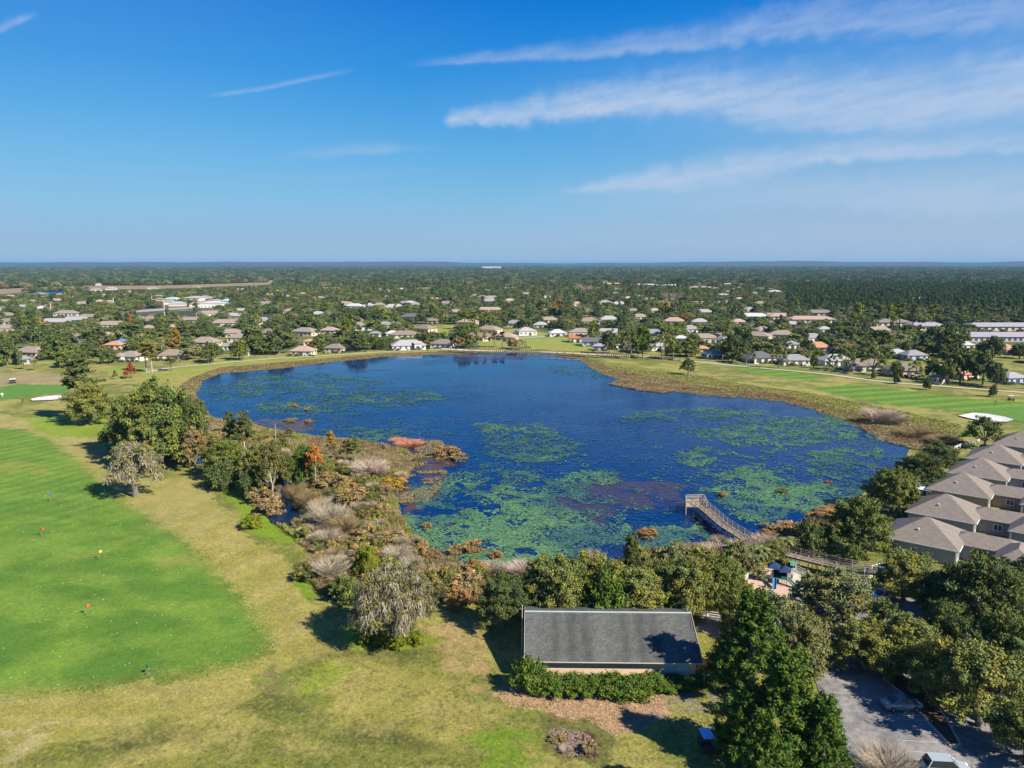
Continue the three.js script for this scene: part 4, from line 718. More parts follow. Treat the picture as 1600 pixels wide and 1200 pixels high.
{
  const L = [], box = shapeOf([[-60, -150], [45, -150], [45, -66], [-60, -66]]);
  for (let i = 0; i < 90000; i++) { const [x, z] = any(box); if (inside(RANGE, x, z) || inside(R.marsh, x, z)) continue; const g = groundColour(x, z), v = rr(0.8, 1.7); L.push({ x, z, y: 0.04, s: rr(0.5, 1.3), c: g.map(k => k * v) }); }
  copies('grass', 'short dry tufts of grass over the rough', grassTuft, plain, L);
  const D = [], lf = new GB(); lf.leaf([0, 0.03, 0], 0.1, 1, 0.1, 0.13, 1.4, 0.3); const g = lf.geo();
  for (let i = 0; i < 9000; i++) { const [x, z] = any(i % 6 ? R.leafLitter : R.bed), v = rr(0.6, 1.3), c = i % 6 ? [0.42, 0.27, 0.15] : [0.30, 0.21, 0.16]; D.push({ x, z, y: 0.05, rx: rr(-0.5, 0.5), rz: rr(-0.5, 0.5), s: rr(0.7, 1.5), c: c.map(k => k * v) }); }
  copies('leaves', 'dry brown leaves lying before the hedge', g, plain, D);
}
{   // lily pads
  const pad = new GB(); for (let i = 0; i < 7; i++) { const a = 0.25 + i * 5.8 / 7, b = 0.25 + (i + 1) * 5.8 / 7; pad.tri([0, 0, 0], [Math.cos(b) * 0.5, 0.04, Math.sin(b) * 0.5], [Math.cos(a) * 0.5, 0.04, Math.sin(a) * 0.5]); }
  const beds = [
    [[[735, 665], [790, 655], [850, 668], [918, 700], [900, 715], [850, 722], [800, 728], [775, 715], [750, 690]], 0.72, 5200],
    [[[622, 812], [680, 812], [740, 797], [800, 792], [870, 797], [930, 810], [978, 828], [965, 852], [900, 872], [820, 884], [740, 886], [690, 864], [645, 842]], 0.78, 10500],
    [[[690, 745], [800, 737], [880, 750], [925, 735], [968, 735], [965, 750], [900, 770], [870, 790], [800, 800], [720, 795], [650, 800], [660, 770]], 0.62, 6500],
    [[[1122, 765], [1150, 752], [1210, 748], [1290, 758], [1300, 780], [1262, 808], [1205, 818], [1155, 806], [1135, 790]], 0.85, 4600],
    [[[1070, 674], [1150, 662], [1230, 652], [1290, 655], [1302, 690], [1230, 704], [1150, 697], [1110, 688]], 0.62, 5000],
    [[[1290, 645], [1340, 658], [1390, 690], [1345, 692], [1300, 670]], 0.6, 2400],
    [[[1270, 705], [1350, 700], [1400, 705], [1385, 740], [1320, 790], [1262, 800], [1270, 745]], 0.5, 5200],
    [[[1050, 715], [1090, 705], [1148, 706], [1145, 720], [1085, 732]], 0.55, 900],
    [[[1108, 740], [1160, 733], [1205, 735], [1200, 752], [1120, 750]], 0.6, 900],
    [[[990, 858], [1040, 822], [1085, 815], [1112, 838], [1080, 850], [1030, 856]], 0.75, 1500],
    [[[370, 632], [470, 622], [540, 612], [660, 610], [702, 624], [640, 634], [540, 642], [420, 648]], 0.62, 9000],
    [[[325, 606], [400, 588], [480, 580], [600, 596], [560, 612], [420, 622], [340, 625]], 0.5, 9000],
    [[[955, 652], [1030, 642], [1110, 636], [1210, 645], [1150, 655], [1000, 662]], 0.5, 3600],
    [[[860, 573], [930, 570], [985, 586], [940, 594], [880, 588]], 0.42, 2400],
    [[[480, 672], [560, 667], [645, 676], [620, 688], [540, 686]], 0.45, 1800],
    [[[690, 700], [800, 690], [1010, 720], [1050, 800], [900, 830], [700, 830], [640, 790]], 0.17, 6500],
    [[[360, 620], [700, 590], [1000, 640], [1250, 690], [1290, 760], [1000, 720], [700, 690], [450, 660]], 0.06, 5500],
    [[[330, 650], [500, 640], [700, 650], [740, 680], [560, 690], [430, 670]], 0.08, 1800],
    [[[1000, 700], [1280, 700], [1300, 760], [1110, 790], [1020, 760]], 0.16, 3000],
    [[[1180, 640], [1400, 690], [1390, 740], [1300, 800], [1200, 830], [1120, 760], [1060, 700]], 0.26, 6500],
  ];
  const L = [];
  for (const [pts, dens, n] of beds) {
    const p = poly(pts);
    for (let i = 0; i < n * 1.7; i++) {
      let [x, z] = any(p); x += (fbm(x / 5, z / 5 + 4) - 0.5) * 12 + rr(-1, 1); z += (fbm(x / 5 + 60, z / 5) - 0.5) * 14 + rr(-1, 1);
      const q = fbm(x / 3.2 + 5, z / 4.2, 4) * 0.6 + fbm(x / 12 + 90, z / 12, 3) * 0.4;
      if (q < 0.61 - 0.35 * dens || !inside(LAKE, x, z)) continue;
      const lush = smooth(0.42, 0.6, fbm(x / 14 + 20, z / 14, 3)), v = rr(0.5, 1.5), c = mix([0.045, 0.115, 0.090], [0.095, 0.200, 0.075], lush * clamp(dens * 1.3));
      L.push({ x, z, y: 0.15 + rr(0, 0.05), rx: rr(-0.10, 0.10), rz: rr(-0.10, 0.10), s: rr(0.26, 0.62), c: [c[0] * v, c[1] * v, c[2] * v * rr(0.8, 1.2)] });
    }
  }
  copies('lily_pads', 'green lily pads floating in beds over the lake', pad.geo(), new THREE.MeshStandardMaterial({ color: 0xffffff, roughness: 0.42, side: THREE.DoubleSide }), L);
}
// weed islets in the lake
B('twigB', 'salmon', 640, 699, 684, 46, 'salmon pink dead weed islet at the marsh point', { name: 'bare_shrub' });
B('twigB', 'salmon', 622, 690, 683, 30, 'small pale pink weed tuft beside the pink islet', { name: 'bare_shrub' });
B('shrub', 'rust', 698, 712, 692, 40, 'reddish weed islet beyond the marsh point');
B('shrub', 'brown', 715, 718, 704, 26, 'brown weed islet trailing from the reddish one');
B('shrub', 'rust', 738, 862, 838, 30, 'rusty shrub standing among the lily pads');
B('shrub', 'brown', 712, 866, 846, 26, 'brown shrub standing among the lily pads');
B('shrub', 'rust', 775, 872, 856, 20, 'small rusty tuft among the lily pads');
B('shrub', 'rust', 1010, 838, 820, 28, 'red brown tuft beside the pier platform');
B('shrub', 'tan', 667, 826, 812, 14, 'small tan tuft at the lily edge');
B('shrub', 'tan', 480, 641, 635, 12, 'tiny pale tuft in the lake, nearer one'); B('shrub', 'tan', 460, 636, 630, 12, 'tiny pale tuft in the lake beyond the nearer one');
B('shrub', 'brown', 453, 658, 652, 20, 'small brown weed tuft off the marsh'); B('shrub', 'rust', 480, 660, 654, 16, 'small reddish weed tuft off the marsh');
B('shrub', 'rust', 1294, 756, 748, 10, 'tiny orange tuft in the eastern lily bed'); B('shrub', 'olive', 1222, 770, 760, 16, 'tiny olive tuft in the lily bed by the pier'); B('shrub', 'brown', 1128, 776, 766, 16, 'tiny brown tuft at the lily bed beside the pier');

// ---------------------------------------------------------------- buildings
srand(77);
const roofMap = tileTexture(256, (u, v) => { const row = Math.floor(v * 24), a = tnoise(u, v, 90), b = tnoise(u, v, 9), e = (v * 24) % 1 < 0.16 ? 0.82 : 1, t = (0.74 + 0.36 * a + 0.22 * (b - 0.5) + 0.1 * (hash(Math.floor(u * 40 + row * 0.5), row) - 0.5)) * e; return [t, t, t].map(k => k * 0.9); });
const roofMats = {}, wallMats = {};
for (const [k, c] of Object.entries({ tan: [0.30, 0.245, 0.195], brown: [0.25, 0.195, 0.155], taupe: [0.225, 0.188, 0.158], grey: [0.27, 0.265, 0.265], pale: [0.38, 0.37, 0.36], pink: [0.42, 0.29, 0.24], red: [0.42, 0.15, 0.075], terracotta: [0.50, 0.26, 0.15], dark: [0.12, 0.12, 0.13], white: [0.50, 0.50, 0.49], mint: [0.36, 0.56, 0.50], blue: [0.10, 0.26, 0.60], violet: [0.34, 0.31, 0.36], orange: [0.62, 0.36, 0.16] })) roofMats[k] = new THREE.MeshStandardMaterial({ map: roofMap, color: col(c.map(v => v * 1.15)), roughness: 0.92 });
for (const [k, c] of Object.entries({ white: [0.62, 0.61, 0.58], cream: [0.56, 0.49, 0.38], tan: [0.56, 0.46, 0.34], grey: [0.40, 0.41, 0.42], pink: [0.66, 0.48, 0.38], blue: [0.38, 0.47, 0.56], green: [0.45, 0.52, 0.42], peach: [0.72, 0.52, 0.34] })) wallMats[k] = std(c, 0.9);
const glass = new THREE.MeshPhysicalMaterial({ color: col([0.07, 0.085, 0.10]), roughness: 0.08, ior: 1.5 }), trim = std([0.78, 0.78, 0.76], 0.7), dim = std([0.12, 0.11, 0.10], 0.9);
const UNIT = {}; { const b = new GB(); b.box(-0.5, 0, -0.5, 0.5, 1, 0.5); UNIT.box = b.geo(); const g = new GB(); g.box(-0.5, 0, 0, 0.5, 1, 0.06); UNIT.pane = g.geo(); const f = new GB(); f.box(-0.5, -0.5, 0, -0.42, 0.5, 0.1).box(0.42, -0.5, 0, 0.5, 0.5, 0.1).box(-0.42, 0.43, 0, 0.42, 0.5, 0.1).box(-0.42, -0.5, 0, 0.42, -0.43, 0.1).box(-0.03, -0.43, 0, 0.03, 0.43, 0.08); UNIT.frame = f.geo(); const p = new GB(); p.box(-0.42, -0.43, 0, 0.42, 0.43, 0.04); UNIT.glass = p.geo(); }
// a hip roof over the box (x0..x1, z0..z1), its ridge along the longer side
function hipRoof(b, x0, x1, z0, z1, y, rise, over = 0.5, gable = false) {
  x0 -= over; x1 += over; z0 -= over; z1 += over; const w = x1 - x0, d = z1 - z0, t = 0.2;
  const A = [x0, y, z0], B = [x1, y, z0], Cc = [x1, y, z1], D = [x0, y, z1]; let P, Q;
  if (w >= d) { const i = gable ? 0 : d / 2 * 0.96; P = [x0 + i, y + rise, (z0 + z1) / 2]; Q = [x1 - i, y + rise, (z0 + z1) / 2]; b.quad(D, Cc, Q, P).quad(B, A, P, Q).tri(A, D, P).tri(Cc, B, Q); }
  else { const i = gable ? 0 : w / 2 * 0.96; P = [(x0 + x1) / 2, y + rise, z0 + i]; Q = [(x0 + x1) / 2, y + rise, z1 - i]; b.quad(A, D, Q, P).quad(Cc, B, P, Q).tri(B, A, P).tri(D, Cc, Q); }
  const l = p => [p[0], p[1] - t, p[2]]; for (const [p, q] of [[A, B], [B, Cc], [Cc, D], [D, A]]) b.quad(q, p, l(p), l(q));
  b.quad(l(A), l(B), l(Cc), l(D));
}
// a house on its own axes: front to +z, x to its right, centre of its main block at 0
function house(o, label, p, turn) {
  const t = thing(o.name ?? 'house', label, 'house', [p.x, 0, p.z], turn, o.group), w = o.w, d = o.d, h = o.h ?? 2.9, rise = o.rise ?? Math.min(w, d) * 0.27, wall = new GB(), roof = new GB();
  wall.box(-w / 2, -0.2, -d / 2, w / 2, h, d / 2); hipRoof(roof, -w / 2, w / 2, -d / 2, d / 2, h + 0.2, rise, 0.55, o.gable);
  for (const g of o.wings ?? []) { const [x0, x1, z0, z1, gh, gr, gg] = g; wall.box(x0, -0.2, z0, x1, (gh ?? h) - 0.01, z1); hipRoof(roof, x0, x1, z0, z1, (gh ?? h) + 0.17, gr ?? rise * 0.75, 0.5, gg ?? false); }
  part('wall', wall.geo(), wallMats[o.wall], t); part('roof', roof.geo(3), roofMats[o.roof], t);
  const win = (x, y, z, ww, wh, turnW) => { const m = part('window', UNIT.pane, glass, t); m.position.set(x, y, z); m.scale.set(ww, wh, 1); m.rotation.y = turnW; };
  const n = o.nw ?? Math.max(2, Math.round(w / 3.6));
  if (!o.plain) for (let i = 0; i < n; i++) { const x = -w / 2 + w * (i + 0.5) / n; if (i === Math.floor(n / 2)) { const m = part('door', UNIT.pane, o.porch ? dim : glass, t); m.position.set(x, 0, d / 2); m.scale.set(Math.min(w / n * 0.6, 2.2), 2.1, 1); } else win(x, 0.9, d / 2, Math.min(1.3, w / n * 0.4), 1.15, 0); }
  if (!o.plain) { for (const s of [-1, 1]) for (let i = 0; i < 2; i++) win(s * w / 2, 1, -d / 4 + i * d / 2, 1.3, 1.2, s * Math.PI / 2); const c = part('chimney', UNIT.box, o.wall === 'white' ? trim : wallMats[o.wall], t); c.position.set(w * 0.16, h + 0.5, -d * 0.18); c.scale.set(0.5, rise * 0.75, 0.5); }
  for (const g of o.wings ?? []) if (g[3] > d / 2 - 0.5 && !o.plain) { const m = part('window', UNIT.pane, glass, t); m.position.set((g[0] + g[1]) / 2, 0.5, g[3]); m.scale.set((g[1] - g[0]) * 0.5, 2, 1); }
  return t;
}
// the row of houses across the lake: [x, foot y, width in the photo, roof, wall, what tells it apart, more]
const H = [
  [42, 558, 46, 'tan', 'peach', 'broad tan hip roofed house behind the palms at the far left lawn'], [30, 569, 22, 'grey', 'grey', 'low grey roofed house behind the two palms'],
  [8, 508, 30, 'taupe', 'cream', 'taupe roofed house cut by the photo edge'], [84, 508, 34, 'pale', 'white', 'white gabled house heading the pale cluster', { gable: 1 }], [115, 505, 32, 'pale', 'white', 'white house with pale blue roof in the pale cluster', { gable: 1 }], [136, 500, 36, 'tan', 'cream', 'tan roofed house closing the pale cluster'], [100, 494, 34, 'tan', 'white', 'house at the back of the pale cluster'],
  [62, 486, 18, 'white', 'cream', 'small white roofed house above the pale cluster'], [171, 513, 48, 'tan', 'tan', 'long tan roof sunk among oaks right of the pale cluster'], [229, 518, 20, 'tan', 'cream', 'narrow tan roof with tall end among oaks'], [135, 527, 15, 'pale', 'white', 'small pale roof in the oak belt'],
  [176, 546, 26, 'terracotta', 'peach', 'terracotta roofed house next to the blue tarpaulin roof'], [189, 540, 12, 'blue', 'white', 'roof covered with a bright blue tarpaulin'], [200, 565, 36, 'tan', 'white', 'house with a row of white windows behind the red cypress', { wings: 1 }], [264, 563, 40, 'brown', 'cream', 'brown hip roofed house behind the tall pale pines'],
  [297, 505, 40, 'tan', 'cream', 'low tan roof beyond the golden cypress'], [353, 510, 50, 'tan', 'cream', 'broad tan roof right of the golden cypress', { wings: 1 }], [316, 542, 42, 'tan', 'cream', 'tan hip roof half hidden by a dark oak'], [357, 548, 20, 'tan', 'white', 'narrow house with white gable end', { gable: 1 }], [378, 556, 18, 'tan', 'cream', 'small cream house by the white gabled one'],
  [433, 536, 26, 'tan', 'cream', 'tan roof behind the shore oaks'], [471, 556, 34, 'pink', 'cream', 'cream house with pinkish roof at the path'], [482, 540, 16, 'terracotta', 'peach', 'small terracotta roof above the cream house'], [522, 551, 28, 'brown', 'tan', 'brown house between two dark shore oaks'], [514, 522, 24, 'pink', 'green', 'green walled house with pinkish roof'], [473, 513, 24, 'brown', 'cream', 'brown roof deep in the oaks'],
  [636, 547, 52, 'pale', 'white', 'white shore house with pale grey roof and tall white bay', { wings: 1, big: 1 }], [691, 544, 34, 'taupe', 'white', 'white house with taupe hip roof at the boardwalk end'], [632, 529, 42, 'brown', 'cream', 'brown hip roof just behind the white bay house'], [612, 527, 20, 'white', 'white', 'small white house beside the brown hip roof'], [585, 527, 16, 'grey', 'white', 'grey roof peeping between oaks'], [676, 506, 16, 'brown', 'tan', 'brown steep roof above the golf lawn', { gable: 1 }],
  [553, 482, 26, 'white', 'white', 'white house, first of the white row on the rise'], [575, 481, 18, 'pale', 'white', 'white house, second of the white row on the rise'], [592, 480, 18, 'tan', 'cream', 'cream house, third of the white row on the rise'], [615, 483, 30, 'pale', 'white', 'pale house ending the white row on the rise'], [535, 478, 20, 'tan', 'white', 'tan house just before the white row'], [648, 480, 20, 'tan', 'cream', 'tan house after the white row'], [696, 478, 32, 'brown', 'cream', 'brown house in the pines above the golf lawn'], [626, 455, 16, 'white', 'white', 'white roof far behind the pines'], [665, 454, 30, 'tan', 'cream', 'long tan roof far behind the pines'], [767, 488, 44, 'pink', 'tan', 'broad pinkish brown roof among tall pines', { wings: 1 }], [450, 490, 16, 'tan', 'white', 'small house on the left golf lawn edge'], [585, 499, 12, 'grey', 'white', 'tiny white house below the white row'], [640, 500, 30, 'dark', 'tan', 'dark roofed shelter by the pale street'],
  [845, 489, 30, 'brown', 'tan', 'dark brown roof beside the orange tree'], [920, 507, 32, 'brown', 'white', 'white walled house with brown roof on the street'], [858, 505, 30, 'tan', 'cream', 'tan roofed house left of the street bend', { wings: 1 }], [845, 513, 22, 'pale', 'cream', 'low cream shed by the street'], [871, 526, 26, 'white', 'white', 'long white trailer like house on the lawn', { h: 2.4 }], [903, 535, 26, 'red', 'white', 'white house with bright red roof near the boardwalk', { gable: 1 }], [926, 541, 30, 'dark', 'blue', 'pale blue house with dark solar panels on the roof', { gable: 1 }], [938, 548, 20, 'violet', 'blue', 'blue house in shade behind the solar roof'],
  [952, 504, 30, 'pale', 'white', 'pale roofed house amid grey trees'], [1000, 500, 26, 'tan', 'white', 'tan roof behind the yellow oak'], [990, 490, 20, 'brown', 'tan', 'brown roof beside the yellow oak'], [1055, 507, 32, 'pink', 'cream', 'pinkish tan roof above the dark oak belt'], [1080, 520, 28, 'grey', 'white', 'grey roof just inside the dark oak belt'], [1102, 492, 26, 'pale', 'cream', 'pale roof in line with the white condominium'], [1180, 499, 44, 'white', 'white', 'white roof cluster left of the long pink roofs', { wings: 1 }],
  [1065, 535, 20, 'white', 'white', 'white house deep between two shore oaks'], [1098, 552, 20, 'terracotta', 'peach', 'small terracotta house by the pale green tree'], [1116, 561, 28, 'grey', 'blue', 'pale blue house with grey roof at the golf bank'], [1190, 567, 42, 'dark', 'white', 'white house with dark hip roof and white garage door', { wings: 1 }], [1135, 538, 22, 'grey', 'white', 'grey roofed house behind the pale blue one'], [1155, 508, 22, 'pink', 'cream', 'pinkish roof above the shore oak belt'], [1030, 548, 26, 'pale', 'white', 'white house shaded by the big shore oaks'], [965, 546, 20, 'grey', 'white', 'white gable in the shade next to the blue house', { gable: 1 }],
  [1216, 498, 30, 'pink', 'cream', 'pinkish roofed house starting the long row', { gable: 1 }], [1238, 545, 24, 'grey', 'white', 'grey green roof behind the porch houses'], [1282, 550, 38, 'terracotta', 'pink', 'pink house with terracotta roof tiles in shade', { wings: 1 }], [1245, 571, 42, 'grey', 'white', 'white house with a screened porch and grey roof', { porch: 1 }], [1310, 572, 46, 'pale', 'white', 'long white low house behind two dark trees'], [1356, 580, 58, 'brown', 'white', 'long brown roofed house with cream gable', { wings: 1 }], [1416, 588, 46, 'taupe', 'cream', 'cream house with deep open porch and taupe roof', { porch: 1 }], [1405, 560, 30, 'pale', 'white', 'pale grey roof behind the brown roofed house'], [1432, 563, 34, 'grey', 'blue', 'blue grey house with wide grey roof'],
  [1515, 594, 30, 'terracotta', 'peach', 'peach house hidden behind dark oaks'], [1575, 553, 34, 'terracotta', 'peach', 'terracotta roofed house under the long violet roof', { wings: 1 }], [1512, 546, 22, 'white', 'white', 'white roof below the long violet roof'], [1588, 600, 34, 'violet', 'blue', 'dark blue house near the parked golf cart'], [1290, 520, 20, 'pale', 'white', 'pale roof sunk in the long dark hedge of oaks'], [1472, 600, 24, 'brown', 'cream', 'brown roof behind small dark trees'], [1240, 512, 22, 'pale', 'white', 'pale roof below the red roofed row'],
];
const houseAt = [], gardens = [];
for (const [x, y, wpx, roof, wall, label, o = {}] of H) {
  const g = G(x, y), depth = toPx(g)[2], w = Math.max(6, wpx * depth / F), d = Math.min(w * 0.75, rr(9, 12)), turn = rr(-0.3, 0.3), far = depth > 620;
  const wings = o.wings ? [o.big ? [w * 0.16, w * 0.36, d / 2 - 2, d / 2 + 1.6, 3.9, 1.2, true] : [-w * 0.42, -w * 0.05, d / 2 - 2, d / 2 + 3, 2.9, 1.7, false]] : [];
  house({ w, d, roof, wall, wings, gable: o.gable, porch: o.porch, h: o.h ?? 2.6, plain: wpx < 15 }, label, g.clone().add(new THREE.Vector3(0, 0, -d / 2)), turn);
  houseAt.push({ x, y, w: wpx, depth, ref: label, z: g.z, gx: g.x });
  for (let i = 0; i < w * 0.9; i++) { const s = rr(0.25, 0.6); gardens.push({ x: g.x + rr(-0.65, 0.65) * w, z: g.z + rr(0.8, 3.6), s, sy: s * rr(0.7, 1.2), c: pick([[0.09, 0.12, 0.03], [0.06, 0.09, 0.03], [0.14, 0.16, 0.04], [0.16, 0.12, 0.06]]) }); }
}
{ const b = new GB(); b.colored = true; lobeLeaves(b, dome(8, 5, 0, 3.0, 0.8, 1.1), 420, 0.42, 1.5, 0.1, -0.6, 3); copies('garden_shrubs', 'low shrubs planted along the houses across the lake', b.geo(), new THREE.MeshPhysicalMaterial({ color: 0xffffff, vertexColors: true, roughness: 0.8, specularIntensity: 0.3, side: THREE.DoubleSide }), gardens); }
// long low buildings
function longBlock(x0, x1, y, roof, wall, label, n) {
  const a = G(x0, y), b = G(x1, y), w = b.distanceTo(a), c = a.clone().add(b).multiplyScalar(0.5), turn = -Math.atan2(b.z - a.z, b.x - a.x), t = thing('condominium', label, 'building', [c.x, 0, c.z], turn), r = new GB(), wl = new GB();
  wl.box(-w / 2, -0.2, -14, w / 2, 3.2, 0); hipRoof(r, -w / 2, w / 2, -14, 0, 3.4, 2.6, 0.8); part('wall', wl.geo(), wallMats[wall], t); part('roof', r.geo(3), roofMats[roof], t);
  for (let i = 0; i < n; i++) { const m = part('window', UNIT.pane, glass, t); m.position.set(-w / 2 + w * (i + 0.5) / n, 0.6, 0); m.scale.set(w / n * 0.5, 1.9, 1); }
  houseAt.push({ x: (x0 + x1) / 2, y, w: x1 - x0, depth: toPx(c)[2], ref: label, z: c.z, gx: c.x });
}
longBlock(1202, 1232, 500, 'pink', 'cream', 'first long pink roofed block by the woods', 4); longBlock(1234, 1306, 505, 'pink', 'cream', 'longest pink roofed block before the pine wood', 9);
longBlock(1262, 1306, 494, 'taupe', 'cream', 'taupe roofed block behind the pink one', 5);
longBlock(1424, 1480, 516, 'violet', 'cream', 'violet grey roofed block with tan gable', 7); longBlock(1486, 1660, 534, 'violet', 'grey', 'very long violet grey roofed condominium at the photo edge', 20); longBlock(1515, 1640, 517, 'violet', 'cream', 'violet roof behind the very long condominium', 12);
longBlock(1370, 1425, 510, 'taupe', 'cream', 'taupe roofed block half hidden by the pines', 6);
// distant sheds and stores
const far = [[270, 473, 26, 'mint', 'white', 'mint green roofed shed beside the pale road'], [305, 471, 30, 'pale', 'white', 'pale roofed sheds right of the mint one'], [250, 474, 18, 'brown', 'tan', 'brown shed left of the mint one'], [335, 480, 34, 'white', 'white', 'long white low shed by the pale road'], [355, 476, 14, 'mint', 'green', 'small green shed at the end of the pale road'], [320, 470, 20, 'grey', 'white', 'grey shed behind the pale sheds'],
  [722, 449, 12, 'blue', 'blue', 'building with a vivid blue roof far off'], [960, 447, 34, 'orange', 'peach', 'orange commercial building far off'], [948, 445, 12, 'tan', 'cream', 'low tan block beside the orange building'], [1008, 449, 44, 'white', 'white', 'long white store, first right of the orange building'], [1050, 450, 34, 'white', 'white', 'long white store below the radio mast'], [1095, 453, 40, 'pink', 'cream', 'pinkish plaza building by the white stores'], [1145, 448, 40, 'white', 'white', 'white store at the end of the plaza'], [768, 421, 30, 'white', 'white', 'white many windowed hotel on the horizon'], [1210, 460, 22, 'white', 'cream', 'white roof at the rim of the pine wood'], [860, 447, 14, 'white', 'white', 'small white store left of the orange building'],
  [35, 443, 24, 'white', 'white', 'white lakeside building far off at the photo edge'], [70, 438, 14, 'white', 'white', 'white house over the far marsh'], [230, 441, 12, 'tan', 'cream', 'tan house at the far marsh end'], [155, 442, 8, 'white', 'white', 'small white house at the far marsh rim']];
for (const [x, y, wpx, roof, wall, label] of far) { const g = G(x, y), depth = toPx(g)[2], w = wpx * depth / F, hotel = y < 425; house({ name: 'far_building', w, d: Math.min(w, 30), roof, wall, h: hotel ? 22 : 5, rise: hotel ? 2 : 2.5, nw: 6, plain: wpx < 20 }, label, g, rr(-0.15, 0.15)); houseAt.push({ x, y, w: wpx, depth, ref: label, z: g.z, gx: g.x, noRef: 1 }); }

// ---------------------------------------------------------------- the long building with the grey shingle roof
{
  const a = G(820, 1033, 2.75), b = G(1098, 1036, 2.75), turn = -Math.atan2(b.z - a.z, b.x - a.x), L = b.distanceTo(a), t = thing('maintenance_building', 'long low building with a weathered dark grey shingle roof behind the hedge', 'building', [a.x, 0, a.z], turn);
  const D = 15.6, e = 0.7, rise = 2.9, r = new GB(), w = new GB(), f = new GB();
  const shingle = tileTexture(512, (u, v) => { const row = Math.floor(v * 40), x = u * 34 + (row % 2) * 0.5 + hash(row, 3) * 0.3, n = hash(Math.floor(x), row), st = 0.7 + 0.6 * tnoise(u, 0.2, 9) * 0.9 + 0.25 * (tnoise(u, v, 12) - 0.5), e2 = (v * 40) % 1 < 0.14 || x % 1 < 0.05 ? 0.72 : 1, t2 = (0.72 + 0.42 * n) * st * e2; return [0.098 * t2, 0.101 * t2, 0.092 * t2]; });
  for (const s of [0, 1]) { const z0 = s ? -D + 0 : 0, zr = -D / 2, y0 = 2.75, y1 = y0 + rise, A = [0, y0, z0], B = [L, y0, z0], Q = [L, y1, zr], P = [0, y1, zr], l = q => [q[0], q[1] - 0.18, q[2]]; r.quad(A, B, Q, P).quad(l(A), l(B), l(Q), l(P)).quad(A, B, l(B), l(A)).quad(A, P, l(P), l(A)).quad(B, Q, l(Q), l(B)); }
  part('roof', r.geo(9), new THREE.MeshStandardMaterial({ map: shingle, roughness: 0.95, bumpMap: shingle, bumpScale: 0.02 }), t);
  w.box(e, -0.2, -D + e, L - e, 2.55, -e); for (const x of [e, L - e]) w.tri([x, 2.55, -e], [x, 2.55, -D + e], [x, 5.3, -D / 2]);
  part('wall', w.geo(), wallMats.peach, t);
  f.bar([-0.03, 2.68, 0.06], [L + 0.03, 2.68, 0.06], 0.16, 0.08); part('fascia', f.geo(), std([0.5, 0.42, 0.33], 0.8), t);
  const g = new GB(); g.bar([-0.02, 2.75 + rise + 0.03, -D / 2], [L + 0.02, 2.75 + rise + 0.03, -D / 2], 0.3, 0.08); part('ridge_cap', g.geo(), std([0.42, 0.48, 0.46], 0.6), t);
  for (const x of [-0.05, L + 0.05]) { const q = new GB(); q.bar([x, 2.75, 0], [x, 2.75 + rise, -D / 2], 0.06, 0.2).bar([x, 2.75, -D], [x, 2.75 + rise, -D / 2], 0.06, 0.2); part('barge_board', q.geo(), std([0.42, 0.40, 0.36], 0.8), t); }
  const d = part('door', UNIT.pane, std([0.42, 0.55, 0.52], 0.6), t); d.position.set(L - 3.2, 0, -e); d.scale.set(3.4, 2.3, 1);
  const pl = thing('utility_pole', 'slim grey pole standing at the gable of the long building', 'pole', [G(819, 968, 4).x - 0.3, 0, a.z - 7]); const pg = new GB(); pg.limb([0, -0.1, 0], [0, 7, 0], 0.08, 0.05, 7); part('pole', pg.geo(), std([0.4, 0.4, 0.38], 0.8), pl); const arm = new GB(); arm.bar([-0.4, 6.4, 0], [0.4, 6.4, 0], 0.07); part('crossarm', arm.geo(), bark, pl);
}

